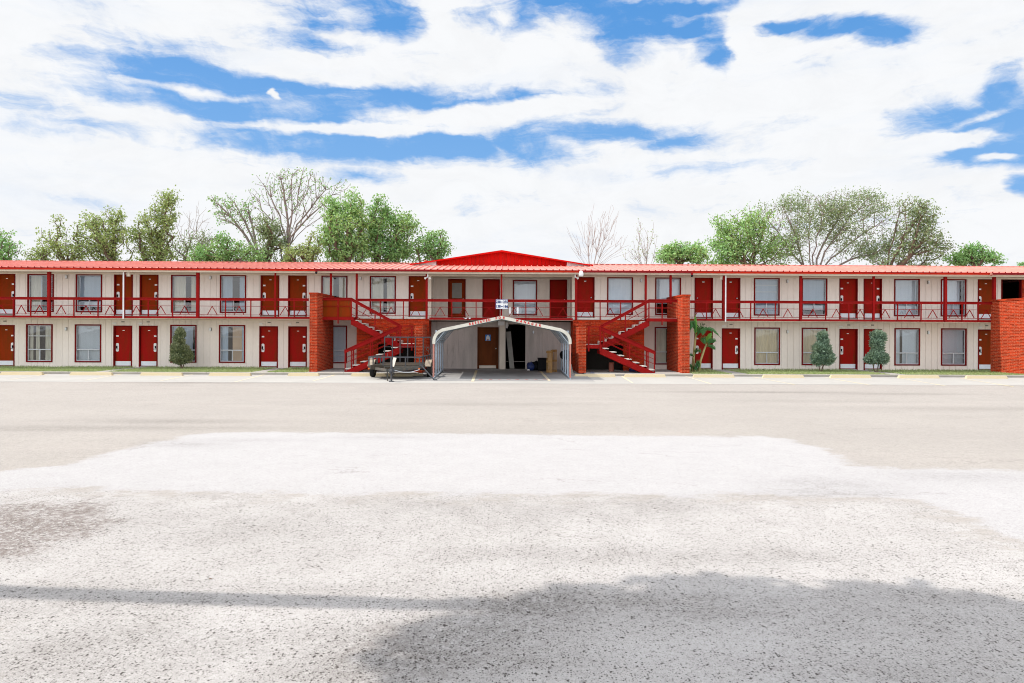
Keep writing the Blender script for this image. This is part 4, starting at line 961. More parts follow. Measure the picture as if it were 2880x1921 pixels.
# faded RESERVED lettering on the driveway
rb = MB(); r = random.Random(9)
for ch, px in zip('RESERVED', (1352,1379,1405,1430,1455,1480,1507,1534)):
    g = G(px, 1067.5, -.085); put_text(rb, ch, .50, (g.x, g.y, padz(g.y)+.005), 0, .0, .010, flat=True, sx=.62, sy=1.1)
v2 = []; 
rb.build('painted_word', None)
o = bpy.data.objects['painted_word']
m_, t = newmat('worn_red_pavement_paint'); n = t.noise(t.obj(), 9, 6, .8); c = t.mix(t.ramp(n, .42, .58), (.36,.05,.05), (.38,.36,.34)); t.bsdf(c, .9, .1); o.data.materials.append(m_)
tag(o, 'worn red RESERVED lettering painted on the concrete under the carport', 'road marking')

# ------------------------------------------------------------------ trailer
TX = P(1109, 1020, 27.6).x; TY0, TY1 = 27.6, 30.15
tx1 = P(1146, 1000, TY1).x
tr = empty('utility_trailer', (TX, 28.9, -.09), 'grey open utility trailer with mesh ramp gate raised, parked nose out by the left stairs', 'trailer')
shx = lambda y: (tx1-TX)*(y-TY0)/(TY1-TY0)
hw = 1.02; zd = .44
def tp(x, y, z): return (TX+x+shx(y), y, z)
b = MB()
for s in (-1, 1): b.bar(tp(s*hw,TY0,zd-.05), tp(s*hw,TY1,zd-.05), .06, .12)
b.bar(tp(-hw,TY0,zd-.06), tp(hw,TY0,zd-.06), .06, .14); b.bar(tp(-hw,TY1,zd-.06), tp(hw,TY1,zd-.06), .06, .14)
for k in range(1, 5): y = TY0+(TY1-TY0)*k/5; b.bar(tp(-hw,y,zd-.08), tp(hw,y,zd-.08), .05, .06)
for s in (-1, 1): b.bar(tp(s*.75,TY0,zd-.10), tp(.02*s,26.45,zd-.10), .06, .09)
b.build('chassis', M['tsteel'], tr)
b = MB()
for k in range(14): x = -hw+.04+k*(2*hw-.08)/14; b.add([tp(x+.006,TY0+.03,zd),tp(x+.135,TY0+.03,zd),tp(x+.135,TY1-.03,zd),tp(x+.006,TY1-.03,zd),tp(x+.006,TY0+.03,zd+.03),tp(x+.135,TY0+.03,zd+.03),tp(x+.135,TY1-.03,zd+.03),tp(x+.006,TY1-.03,zd+.03)], [(0,3,2,1),(4,5,6,7),(0,1,5,4),(2,3,7,6)])
b.build('deck', M['twood'], tr)
MB().add([tp(-.93,TY0-.036,zd-.14),tp(-.42,TY0-.036,zd-.14),tp(-.42,TY0-.036,zd+.02),tp(-.93,TY0-.036,zd+.02)], [(0,1,2,3)]).add([tp(-.38,TY0-.034,zd-.12),tp(.0,TY0-.034,zd-.12),tp(.0,TY0-.034,zd-.02),tp(-.38,TY0-.034,zd-.02)], [(0,1,2,3)]).build('front_plate', M['twood'], tr)
b = MB(); zt = .80
b.bar(tp(-hw,TY0,zt), tp(hw,TY0,zt), .05, .05)
for s in (-1, 1): b.bar(tp(s*hw,TY0,zt), tp(s*hw,TY1,zt), .05, .05)
for x in (-hw, -.45, .45, hw): b.bar(tp(x,TY0,zd), tp(x,TY0,zt), .045, .045, up=(0,1,0))
for s in (-1, 1):
    for y in (28.25, 28.9, 29.5, TY1): b.bar(tp(s*hw,y,zd), tp(s*hw,y,zt), .045, .045, up=(0,1,0))
b.build('side_rail', M['tdark'], tr)
b = MB(); gz = 1.58; gy = TY1+.06; hx = hw+.0
b.bar(tp(-hx,gy,gz), tp(hx,gy,gz), .05, .05); b.bar(tp(-hx,gy,zd), tp(hx,gy,zd), .05, .06)
for k in range(7): x = -hx+2*hx*k/6; b.bar(tp(x,gy,zd), tp(x,gy,gz), .04, .04, up=(0,1,0))
b.bar(tp(-hx,gy,1.15), tp(hx,gy,1.15), .03, .02)
b.build('ramp_gate', M['tdark'], tr)
for s in (-1, 1):
    wx = (hw+.17)*s; y = 28.9; rr_ = .33; c = tp(wx, y, -.09+rr_)
    n = 28; prof_ = [(-.09,rr_*.62),(-.1,rr_*.86),(-.085,rr_*.96),(-.05,rr_),(.05,rr_),(.085,rr_*.96),(.1,rr_*.86),(.09,rr_*.62)]
    b = MB(); vs = []; fs = []
    for i in range(n):
        a = 2*math.pi*i/n
        for dx, ra in prof_: vs.append((c[0]+dx, c[1]+ra*math.cos(a), c[2]+ra*math.sin(a)))
    m_ = len(prof_)
    for i in range(n):
        for k in range(m_-1): j = (i+1) % n; fs.append((i*m_+k, j*m_+k, j*m_+k+1, i*m_+k+1))
    whl = b.add(vs, fs).build('wheel', M['black'], tr, smooth=True)
    b = MB(); b.tube([(c[0]-.085,c[1],c[2]),(c[0]+.085,c[1],c[2])], rr_*.63, 20); b.tube([(c[0]-.12,c[1],c[2]),(c[0]+.12,c[1],c[2])], .06, 10); b.build('rim', M['tsteel'], whl)
    b = MB(); a0 = .5
    for k in range(5):
        a, e = [math.radians(q) for q in ((20+28*k), (20+28*(k+1)))]; R1 = .42
        A = [tp(wx-.13, y+R1*math.cos(a), c[2]+R1*math.sin(a)), tp(wx+.13, y+R1*math.cos(a), c[2]+R1*math.sin(a)), tp(wx+.13, y+R1*math.cos(e), c[2]+R1*math.sin(e)), tp(wx-.13, y+R1*math.cos(e), c[2]+R1*math.sin(e))]
        b.poly(A); R2 = R1-.012
        B = [tp(wx-.13, y+R2*math.cos(a), c[2]+R2*math.sin(a)), tp(wx+.13, y+R2*math.cos(a), c[2]+R2*math.sin(a)), tp(wx+.13, y+R2*math.cos(e), c[2]+R2*math.sin(e)), tp(wx-.13, y+R2*math.cos(e), c[2]+R2*math.sin(e))]
        b.poly(B[::-1])
    b.build('fender', M['fender'], tr)
    MB().tube([tp(s*(hw-.01),TY0-.04,zd-.1),tp(s*(hw-.01),TY0-.06,zd-.1)], .035, 8).build('reflector', M['orange_lens'], tr)
MB().tube([tp(-hw-.1,28.9,.24),tp(hw+.1,28.9,.24)], .035, 8).build('axle', M['tdark'], tr)
jx = P(1101, 1040, 26.35).x
b = MB(); b.tube([(jx,26.35,-.07),(jx,26.35,.50)], .035, 10); b.tube([(jx,26.35,.30),(jx,26.35,.84)], .045, 10); b.tube([(jx,26.35,.84),(jx-.10,26.35,.86),(jx-.16,26.33,.90),(jx-.16,26.33,1.0)], .014, 6); b.box(jx-.09, jx+.09, 26.27, 26.43, -.095, -.07); b.box(jx-.09, jx+.10, 26.3, 26.45, .26, .40)
b.build('jack_stand', M['tdark'], tr)
b = MB(); b.cbox(jx-.05, jx+.06, 26.05, 26.45, .30, .38, .02); b.tube([(jx,26.1,.24),(jx,26.1,.31)], .04, 10); b.build('coupler', M['tdark'], tr)
x = P(1089.5, 1040, 26.8).x; MB().tube([(x,26.8,-.092),(x,26.8,.34)], .022, 6).build('prop_leg', M['tsteel'], tr)
b = MB(); c0_ = Vector((jx+.1,26.5,.34)); pts = [c0_+Vector((.1*k, .05*k, -.10*math.sin(k/9*math.pi))) for k in range(10)]; b.tube(pts, .012, 5); b.build('safety_chain', M['alu'], tr)
bd = MB(); a = P(1111, 1006, 27.15); e = P(1104, 1031, 27.0)
bd.bar(a, e, .12, .02, up=(0,1,0)); o = bd.build('board_offcut', M['cream']); tag(o, 'pale board offcut propped upright against the front rail of the grey trailer', 'board')
b = MB(); a = P(1184, 1027, 27.3); e = G(1221, 1068, -.07); b.tube([a, e], .028, 8); b.tube([e, e+Vector((.12,-.02,.0))], .035, 8); b.tube([a, a+Vector((-.03,.0,.06))], .035, 8)
tag(b.build('tow_bar', M['tdark']), 'dark steel tow bar leaning between the grey trailer and the carport post', 'tow bar')
b = MB(); a = P(1203, 985, 29.9); b.tube([a, a+Vector((.06,0,-.12)), a+Vector((.10,0,-.3)), a+Vector((.08,0,-.9))], .012, 5); b.tube([a+Vector((.07*math.cos(q/9*6.283)-.0,0,.07*math.sin(q/9*6.283)+.05)) for q in range(10)], .012, 5)
tag(b.build('wire_loop', M['tsteel']), 'thin bent wire with a loop on top standing behind the trailer wheel', 'wire')

# ------------------------------------------------------------------ things around
# room direction sign
a, e = P(1394.5, 842.5, RP-.3), P(1428, 869, RP-.3)
b = MB().box(a.x, e.x, RP-.30, RP-.14, e.z, a.z); sg = b.build('direction_sign', M['blue'], None, org=((a.x+e.x)/2, RP-.3, e.z)); tag(sg, 'white and blue room direction sign with two rows of numbers on the balcony rail', 'sign')
MB().box(a.x+.012, e.x-.004, RP-.305, RP-.3005, e.z+.01, a.z-.01).build('sign_face', M['white'], sg)
b = MB(); zc = (a.z+e.z)/2; xc = (a.x+e.x)/2
for row, (l, r_) in enumerate((('238','255'),('138','166'))):
    z = zc + (.105 if row == 0 else -.105)
    b = MB(); put_text(b, l, .175, (xc-.165, RP-.309, z), 0, .002, .008, sx=.85); put_text(b, r_, .175, (xc+.175, RP-.309, z), 0, .002, .008, sx=.85)
    b.prism([(xc-.045,RP-.3095,z),(xc-.005,RP-.3095,z+.032),(xc-.005,RP-.3095,z+.014),(xc+.06,RP-.3095,z+.014),(xc+.06,RP-.3095,z-.014),(xc-.005,RP-.3095,z-.014),(xc-.005,RP-.3095,z-.032)], (0,.003,0)); b.build('sign_numbers', M['ink'], sg)
for i, px in enumerate((1434, 1456)):
    a = P(px-2.6, 864.5, RP-.08); e = P(px+2.6, 882, RP-.08)
    o = MB().box(a.x, e.x, RP-.085, RP-.078, e.z, a.z).build('notice', M['white'], None, org=(a.x, RP-.08, e.z))
    tag(o, ('narrow white notice tied to the balcony rail, the one nearer the direction sign', 'narrow white notice tied to the balcony rail, the one farther from the direction sign')[i], 'notice', 'small white notices on the balcony rail')
a = P(1304, 893, RP-.06); e = P(1323, 899.5, RP-.06); b = MB(); r = random.Random(2); n = 9
for i in range(n):
    u0, u1 = i/n, (i+1)/n; f = lambda u: (a.z-.05*math.sin(u*math.pi)*abs(math.sin(u*7)), e.z+.03+.05*abs(math.cos(u*5)))
    (t0, b0), (t1, b1) = f(u0), f(u1); x0, x1 = a.x+(e.x-a.x)*u0, a.x+(e.x-a.x)*u1
    b.poly([(x0,RP-.07-.02*(i%2),b0),(x1,RP-.07-.02*((i+1)%2),b1),(x1,RP-.03,t1),(x0,RP-.03,t0)])
tag(b.build('rag', M['white']), 'crumpled white rag caught on the red balcony rim above the carport', 'rag')
# leaning board, hanging cloth, junk bag, black bin, pallet, grill
b = MB(); a0 = P(1423, 933, W-.05); a1 = P(1436.5, 932, W-.05); e1 = P(1447, 1036.5, W-.30); e0 = P(1433.5, 1036.5, W-.30)
b.prism([a0, a1, e1, e0], (0,.03,0)); tag(b.build('leaning_board', M['grey_panel']), 'tall narrow grey board leaning in the dark doorway behind the carport', 'board')
b = MB(); a = P(1422, 907, W-.06); e = P(1429, 924, W-.06); b.prism([(a.x,W-.06,a.z),(e.x,W-.06,a.z),(e.x+.02,W-.06,(a.z+e.z)/2),(e.x-.03,W-.06,e.z),(a.x,W-.06,e.z+.04)], (0,.012,0)); tag(b.build('hanging_cloth', M['white']), 'torn white cloth hanging at the top of the dark doorway', 'cloth')
def blob(name, c, r3, mat, seed, n=3, nz=.18):
    import bmesh
    bm = bmesh.new(); bmesh.ops.create_icosphere(bm, subdivisions=n, radius=1); rr = random.Random(seed); ph = [rr.uniform(0, 6) for _ in range(6)]
    for v in bm.verts:
        p = v.co; d = 1+nz*(math.sin(p.x*5+ph[0])*math.sin(p.y*6+ph[1])+.6*math.sin(p.z*9+ph[2])*math.sin(p.x*11+ph[3])); v.co = Vector((p.x*r3[0]*d, p.y*r3[1]*d, max(p.z*r3[2]*d, -r3[2]*.8)))
    me = bpy.data.meshes.new(name); bm.to_mesh(me); bm.free(); me.materials.append(mat); me.polygons.foreach_set('use_smooth', [True]*len(me.polygons))
    o = bpy.data.objects.new(name, me); COL.objects.link(o); o.location = (c[0], c[1], c[2]+r3[2]*.8); WO[o.name] = Vector(o.location); return o
g = G(1490, 1037, 0); o = blob('junk_bag', (g.x, 32.6, -.01), (.20,.2,.22), M['bluejunk'], 3); tag(o, 'blue and black plastic rubbish bag beside the dark doorway', 'bag')
o2 = blob('rubbish_bag', (X(1506, 32.7), 32.7, -.01), (.26,.22,.24), M['blackp'], 5); tag(o2, 'low black rubbish bag between the blue bag and the black bin', 'bag')
o3 = blob('paper_scrap', (X(1487, 32.3), 32.3, -.01), (.07,.05,.05), M['white'], 8, 2); tag(o3, 'crumpled white paper lying in front of the blue rubbish bag', 'paper')
xa, xb = X(1514, 32.5), X(1541, 32.5)
b = MB(); b.cbox(xa, xb, 32.3, 32.9, 0, .55, .02); bn = b.build('storage_bin', M['blackp']); tag(bn, 'low black storage bin standing left of the wooden pallets', 'bin')
b = MB(); b.cbox(xa-.02, xb+.02, 32.27, 32.93, .552, .59, .02); b.build('lid', M['blackp'], bn)
def pallet(name, px0, px1, yb, zt, lean, label, seed):
    x0, x1 = X(px0, yb), X(px1, yb); z0 = padz(yb)+.0; b = MB(); r = random.Random(seed)
    h = zt-z0; n = 5; w_ = x1-x0
    for k in range(n):
        x = x0+w_*(k+.5)/n; b.bar((x,yb,z0),(x+.02+r.uniform(-.01,.01),yb+lean,zt-r.uniform(0,.05)), w_/n*.62, .02, up=(0,1,0)); b.bar((x+.01,yb+.11,z0),(x+.03,yb+lean+.11,zt), w_/n*.5, .02, up=(0,1,0))
    for f_ in (.05,.5,.93): b.bar((x0,yb+.055+lean*f_,z0+h*f_),(x1+.02,yb+.055+lean*f_,z0+h*f_), .09, .09)
    tag(b.build(name, M['pallet']), label, 'pallet', 'pallets stood on edge under the carport')
pallet('wooden_pallet', 1537.5, 1553, 31.3, .98, .15, 'light wooden pallet stood on edge, the one next to the black bin', 1)
pallet('wooden_pallet', 1551, 1566, 31.75, 1.02, .15, 'light wooden pallet stood on edge, the one next to the carport posts', 2)
b = MB(); c = Vector((X(1592, 32.0), 32.0, 0)); 
b.tube([(c.x,c.y,.55),(c.x,c.y,.62),(c.x,c.y,.80),(c.x,c.y,.92),(c.x,c.y,1.0)], [.14,.26,.30,.24,.05], 14)
for k in range(3): a = k*2.1; b.tube([(c.x+.14*math.cos(a),c.y+.14*math.sin(a),.62),(c.x+.28*math.cos(a),c.y+.28*math.sin(a),.0)], .018, 6)
b.tube([(c.x,c.y,.99),(c.x,c.y,1.05)], .03, 6)
tag(b.build('kettle_grill', M['blackp'], smooth=False), 'black kettle grill on three legs behind the right carport posts', 'grill')
b = MB(); x = X(1604, 30.6)
for k in range(4): b.box(x-.12+.02*k, x+.13-.02*k, 30.5+.02*k, 30.9, -.05+.11*k, .05+.11*k)
tag(b.build('cinder_blocks', M['grey_panel']), 'small stack of dark blocks beside the right brick pillar', 'block')
b = MB(); x = X(1720, 31.9); b.tube([(x,31.9,0),(x,31.9,.02),(x,31.9,.40),(x,31.9,.42)], [.115,.12,.12,.10], 16); tag(b.build('paint_drum', M['drum']), 'faded pink drum standing under the right staircase', 'drum')
b = MB(); x = X(1795, 32.0); b.add([(x-.45,31.8,.0),(x+.35,31.8,.0),(x+.2,32.2,.18),(x-.35,32.2,.22)], [(0,1,2,3),(3,2,1,0)]).box(x-.40, x+.3, 31.85, 32.15, 0, .12); tag(b.build('folded_tarp', M['bluejunk']), 'folded blue grey tarp lying under the right staircase', 'tarp')
o = blob('litter', (X(1666, 31.0), 31.0, -.02), (.10,.06,.03), M['bluejunk'], 12, 2); tag(o, 'crumpled blue litter on the walkway by the right brick pillar', 'litter')
o = blob('paper_cup', (G(2240,1060).x, G(2240,1060).y, -.1), (.045,.04,.05), M['white'], 13, 2, .05); tag(o, 'small white cup lying in front of a wheel stop on the right', 'cup')

g = G(590, 1632); b = MB(); b.poly([(g.x-.02,g.y,-.094),(g.x,g.y-.008,-.088),(g.x+.022,g.y+.004,-.09),(g.x,g.y+.010,-.084)]); tag(b.build('dry_leaf', M['bark']), 'small dry leaf lying on the pale asphalt near the long shadow', 'leaf')
# wheel stops
stops = [(2,125,'in front of the leftmost room window'),(200,320,'in front of the second ground floor window from the left'),(398,517,'in front of the single shrub on the left lawn'),(590,708,'in front of the window with the inner door visible'),(811,899,'at the foot of the left brick stair wall'),
  (990,1105,'between the left stairs and the trailer wheel'),(1110,1192,'under the trailer, nearest the carport'),(1616,1730,'at the foot of the right brick pillar'),(1756,1873,'in front of the foot of the right staircase'),(1950,2064,'in front of the banana plant'),(2145,2260,'in front of the yellow curtained window'),
  (2337,2450,'between the two right hand shrubs'),(2525,2642,'second from the right end of the photo'),(2714,2830,'rightmost, beside the large brick end wall')]
sp0 = None
for i, (a, e, lab) in enumerate(stops):
    Ys = 29.42; x0, x1 = X(a, Ys), X(e, Ys); cxs = (x0+x1)/2; L_ = 1.80
    if sp0 is None:
        h, w_ = .125, .17
        b = MB(); l2 = L_/2; b.add([(-l2,-w_/2,0),(l2,-w_/2,0),(l2,w_/2,0),(-l2,w_/2,0),(-l2+.05,-w_/2+.035,h),(l2-.05,-w_/2+.035,h),(l2-.05,w_/2-.035,h),(-l2+.05,w_/2-.035,h)], [(0,3,2,1),(4,5,6,7),(0,1,5,4),(1,2,6,5),(2,3,7,6),(3,0,4,7)])
        sp0 = b.build('wheel_stop', M['stop'], None, org=(0,0,0)); o = sp0
    else: o = sp0.copy(); COL.objects.link(o)
    o.location = (cxs, Ys + rnd.uniform(-.06,.06), -.0955); o.rotation_euler = (0,0,rnd.uniform(-.012,.012)); o.scale = (min(1, (x1-x0)/L_) if i in (4, 6) else 1, 1, 1)
    tag(o, 'faded yellow concrete wheel stop ' + lab, 'wheel stop', 'concrete wheel stops along the kerb')

# ------------------------------------------------------------------ trees behind the motel
def leaf_quads(rg, centers, per, rad, size, flat=.5, elong=1.7):
    n = len(centers)*per; c = np.repeat(centers, per, 0); d = rg.normal(size=(n, 3)); d /= np.linalg.norm(d, axis=1)[:, None]
    rr = rad*rg.random(n)**.5; p = c + d*rr[:, None]*np.array([1, 1, .8])
    a = rg.normal(size=(n, 3)); a[:, 2] -= flat; a /= np.linalg.norm(a, axis=1)[:, None]
    b = np.cross(a, rg.normal(size=(n, 3))); b /= np.linalg.norm(b, axis=1)[:, None]
    s = size*rg.uniform(.55, 1.35, n)[:, None]
    v = np.stack([p, p+a*s*elong*.5+b*s*.5, p+a*s*elong, p+a*s*elong*.5-b*s*.5], 1).reshape(-1, 3)
    return v, np.arange(n*4).reshape(-1, 4)
def skeleton(rg, base, lobes, n, kpath, fork, r0, seg=.7, wob=.10, limbs=(), rmin=.011):
    """branches grown from the trunk to points scattered in the crown lobes"""
    nodes = [np.array(base, float)]; par = [-1]; plen = [0.0]
    fork = np.array(fork, float); L = np.linalg.norm(fork-nodes[0]); k = max(2, int(L/seg))
    for i in range(1, k+1):
        p = nodes[0]+(fork-nodes[0])*i/k + np.array([rg.normal(0, .06), rg.normal(0, .06), 0]); nodes.append(p); par.append(len(nodes)-2); plen.append(L*i/k*.2)
    w = np.array([l[6] for l in lobes], float); w /= w.sum(); idx = rg.choice(len(lobes), n, p=w); pts = []
    for i in idx:
        cx_, cy_, cz_, rx, ry, rz, _ = lobes[i]; d = rg.normal(size=3); d /= np.linalg.norm(d); r = rg.random()**.4 * (rg.uniform(1.05, 1.4) if rg.random() < .16 else 1)
        pts.append((cx_+d[0]*rx*r, cy_+d[1]*ry*r, cz_+d[2]*rz*r))
    nl_ = len(limbs); pts = np.array(pts); order = np.argsort(np.linalg.norm(pts-fork, axis=1)*rg.uniform(.85, 1.15, n)); tips = []
    NA = np.zeros((n*30+200, 3)); PL = np.zeros(n*30+200); cnt = len(nodes); NA[:cnt] = nodes; PL[:cnt] = plen
    for qi, q in enumerate(list(limbs)+list(pts[order])):
        q = np.array(q, float); st = max(1, k-1)
        d = np.linalg.norm(NA[st:cnt]-q, axis=1); below = np.maximum(0, NA[st:cnt, 2]-q[2]); j = (int(np.argmin(d + kpath*PL[st:cnt] + 1.2*below)) + st) if qi >= nl_ else k
        a = NA[j].copy(); D = np.linalg.norm(q-a); m_ = max(1, int(D/seg)); prev = j
        pd = NA[j]-NA[par[j]] if par[j] >= 0 else np.array([0, 0, 1.]); pd = pd/(np.linalg.norm(pd)+1e-6)
        ctrl = a + pd*D*.35
        for s_ in range(1, m_+1):
            t_ = s_/m_; p = (1-t_)**2*a + 2*t_*(1-t_)*ctrl + t_*t_*q
            if s_ < m_: p = p + rg.normal(0, wob*seg*.7, 3)
            NA[cnt] = p; PL[cnt] = PL[prev]+D/m_; par.append(prev); prev = cnt; cnt += 1
        if qi >= nl_: tips.append(prev)
    nodes = NA[:cnt]; ch = np.zeros(cnt)
    for t_ in tips: ch[t_] += 1
    for i in range(cnt-1, 0, -1):
        if par[i] >= 0: ch[par[i]] += ch[i]
    rad = np.maximum(rmin, r0*(np.maximum(ch, .6)/ch[0])**.52)
    return nodes, par, rad, tips
def branch_mesh(nodes, par, rad, mind=.008):
    V = []; Fc = []; n = 0
    for i in range(1, len(nodes)):
        a, b = nodes[par[i]], nodes[i]; ra, rb = rad[par[i]], rad[i]
        ra = min(ra, rb*1.6)
        d = b-a; L = np.linalg.norm(d)
        if L < 1e-5: continue
        d /= L; u = np.cross(d, [0, 0, 1.] if abs(d[2]) < .9 else [1., 0, 0]); u /= np.linalg.norm(u); w = np.cross(d, u); k = 6 if rb > .05 else 4
        for c, r in ((a-d*rb*.3, ra), (b, rb)):
            for q in range(k): t_ = 2*math.pi*q/k; V.append(c+(u*math.cos(t_)+w*math.sin(t_))*r)
        for q in range(k): Fc.append((n+q, n+(q+1) % k, n+k+(q+1) % k, n+k+q))
        n += 2*k
    return np.array(V), np.array(Fc)
def tree(name, Y, trunk_px, lobes_px, n, leaf, label, r0=.22, bark='bark', per=26, rad=.45, size=.17, kpath=.25, fork_py=760, seed=1, ntip=None, depth=.8, group='trees growing behind the motel', wob=.10, seg=.7, limbs=(), lai=1.0, patchy=0):
    rg = np.random.default_rng(seed); n = int(n*1.5); size *= .64; per = int(round(per*.62*lai)); rad *= 1.1; base = P(trunk_px, 1030, Y); base.z = -.1; fk = P(trunk_px, fork_py, Y)
    lobes = []
    for px, py, rx, ry, w in lobes_px:
        c = P(px, py, Y); lobes.append((c.x, Y+rg.uniform(-.4, .4), c.z, rx/F*Y, max(.5, min(rx, ry*1.4)/F*Y*depth), ry/F*Y, w))
    rm_ = .007 if bark == 'twig' else .011; lm_ = [tuple(P(a, b_, Y+rg.uniform(-1.2, 1.2))) for a, b_ in limbs]
    if name == 'leafy_tree':
        for l in list(lobes):
            if l[2] > 7.2: lobes.append((l[0]+rg.uniform(-.4,.4), l[1], l[2]-1.5, l[3]*.9, l[4]*.8, l[5]*.8, l[6]*.45))
    nodes, par, rd, tips = skeleton(rg, tuple(base), lobes, n, kpath, tuple(fk), r0, seg, wob, lm_, rm_)
    e = empty(name, tuple(base), label, 'tree', group)
    V, Fc = branch_mesh(nodes, par, rd); fast_mesh('trunk', V, Fc, M[bark], e, tuple(base))
    if per:
        cs = nodes[tips]; extra = nodes[[par[t_] for t_ in tips]]; cs = np.concatenate([cs, extra[::2]]) if per > 4 else cs
        if patchy: ph = cs*np.array([.9, .9, 1.1]) + seed; w_ = np.sin(ph[:, 0])*np.sin(ph[:, 2]*1.3+1)+.5*np.sin(ph[:, 0]*2.3+ph[:, 1]); cs = cs[w_ > patchy-rg.random(len(cs))*.9]
        v, f = leaf_quads(rg, cs, per, rad, size); fast_mesh('crown', v, f, M[leaf], e, tuple(base))
    return e
T = tree
T('leafy_tree', 46, 5, [(8,690,48,40,3),(-40,670,50,40,2),(20,735,45,30,2)], 110, 'leaf_green', 'dark green tree cut by the left edge of the photo, lowest of the left group', lai=.78, seed=1, per=26, rad=.35, size=.15)
T('leafy_tree', 47, 165, [(165,700,70,45,4),(150,655,38,40,1.6),(215,700,42,36,1.6),(110,725,34,28,1.4),(158,622,14,20,.5),(212,645,12,20,.4)], 170, 'leaf_olive', 'low wispy olive tree standing alone near the left end of the roof', lai=.78, seed=2, per=20, rad=.34, size=.14)
T('leafy_tree', 48, 330, [(295,645,58,50,4),(330,680,65,52,3),(260,625,30,34,1.2),(320,600,26,28,.8),(275,700,50,42,2)], 210, 'leaf_olive', 'round olive green tree with two small top tufts, left of the tall pointed tree', lai=.78, seed=3, per=24, rad=.38, size=.15, r0=.24)
T('leafy_tree', 49, 455, [(455,610,38,60,3),(430,660,60,55,3.2),(462,552,26,34,1.5),(400,650,34,40,1.4),(450,710,60,36,2),(484,560,14,26,.5),(418,610,26,30,1)], 230, 'leaf_olive', 'tall pointed olive green tree, highest of the leafy trees on the left', lai=.78, seed=4, per=26, rad=.38, size=.15, r0=.26)
T('leafy_tree', 51, 545, [(550,680,50,42,3),(520,700,40,34,2),(585,695,40,36,2)], 120, 'leaf_dark', 'thin grey green tree between the tall pointed tree and the bare ones', seed=5, per=12, rad=.4, size=.13, bark='bark_grey')
T('bare_tree', 52, 520, [(525,640,40,50,2),(560,620,40,50,2)], 70, 'leaf_olive', 'faint leafless whip tree rising behind the grey green tree', seed=6, per=0, bark='twig', r0=.06, kpath=.6)
T('leafy_tree', 45.5, 640, [(600,715,50,34,3),(665,705,56,36,2.5),(560,725,36,26,1.5),(720,720,40,30,1.5),(630,670,26,20,.6)], 170, 'leaf_green', 'low bright green bushy tree below the sparse leaning tree', lai=.7, seed=7, per=26, rad=.34, size=.15)
T('sparse_tree', 48, 742, [(655,600,60,45,3),(625,575,34,34,1.4),(690,600,40,55,2),(720,655,30,50,1.5),(600,560,14,22,.5)], 150, 'leaf_green', 'sparse leaning tree with thin limbs spreading to the left', seed=8, per=6, rad=.24, size=.14, bark='bark_grey', r0=.14, kpath=.55, fork_py=765, limbs=[(615,575),(660,570),(700,600)])
T('sparse_tree', 47, 806, [(820,520,110,48,5),(790,560,75,60,2.5),(870,555,75,60,2.5),(725,560,40,42,1),(830,490,80,22,2),(910,520,40,36,1),(960,530,26,34,.6),(820,600,90,50,1.5)], 270, 'leaf_green', 'tallest sparse tree with a wide fan of bare limbs and tufted tips', seed=9, per=4, rad=.2, size=.14, bark='bark_grey', r0=.15, kpath=.7, fork_py=715, seg=.6, wob=.12, limbs=[(705,570),(745,525),(790,505),(822,495),(868,515),(915,535),(945,590)])
T('leafy_tree', 46.5, 770, [(765,665,42,50,3),(745,640,26,34,1),(790,700,34,36,1.4)], 110, 'leaf_dark', 'dark leafy tree standing inside the limbs of the tallest sparse tree', seed=10, per=22, rad=.34, size=.14)
T('leafy_tree', 45, 870, [(850,715,50,30,3),(885,690,38,36,2),(822,725,30,20,1)], 90, 'leaf_olive', 'short yellow green tree at the foot of the tallest sparse tree', seed=11, per=20, rad=.32, size=.14)
T('leafy_tree', 46, 975, [(975,640,65,70,5),(945,610,42,46,2),(995,580,32,44,1.6),(935,700,55,42,2.4),(1000,700,50,42,2.4),(930,575,26,30,.8)], 330, 'leaf_bright', 'dense bright green tree, left one of the two tall leafy trees near the gable', lai=.80, seed=12, per=32, rad=.40, size=.155, r0=.28)
T('leafy_tree', 46.8, 1085, [(1075,650,60,62,4),(1065,590,30,46,1.8),(1120,640,50,50,2.5),(1085,705,70,40,3),(1150,640,34,40,1.2),(1040,640,26,50,1)], 330, 'leaf_green', 'dense green tree with two pointed tops, right one of the tall leafy trees', lai=.80, seed=13, per=30, rad=.40, size=.155, r0=.28)
T('leafy_tree', 46, 1215, [(1215,690,45,42,3),(1245,700,32,36,1.6),(1180,700,34,36,1.6),(1225,655,24,20,.6)], 150, 'leaf_green', 'small green tree just left of the red gable', lai=.78, seed=14, per=22, rad=.34, size=.15)
T('bare_tree', 46, 1660, [(1640,700,50,36,2),(1690,660,40,60,3),(1660,640,22,60,1),(1720,640,20,50,.8),(1625,680,14,50,.5),(1745,690,35,40,1.2),(1650,650,70,60,1),(1720,610,30,40,.5)], 150, 'leaf_olive', 'leafless tree of pale upright twigs just right of the red gable', seed=15, per=0, bark='twig', r0=.06, kpath=.9, fork_py=790)
T('bare_tree', 47, 1815, [(1812,680,32,45,3),(1835,650,18,34,.8),(1795,640,10,34,.6),(1780,715,40,22,1.2),(1830,715,40,22,1.2)], 100, 'leaf_olive', 'leafless twiggy tree between the pale bare tree and the small green tree', seed=16, per=2, rad=.25, size=.1, bark='twig', r0=.06, kpath=.8, fork_py=790)
T('leafy_tree', 45.5, 1915, [(1910,710,55,28,4),(1955,715,34,24,1.4),(1885,695,22,18,.6),(1965,695,20,20,.6),(1870,725,30,16,.8)], 160, 'leaf_bright', 'small round green tree left of the wide spreading tree', lai=.78, seed=17, per=24, rad=.32, size=.15)
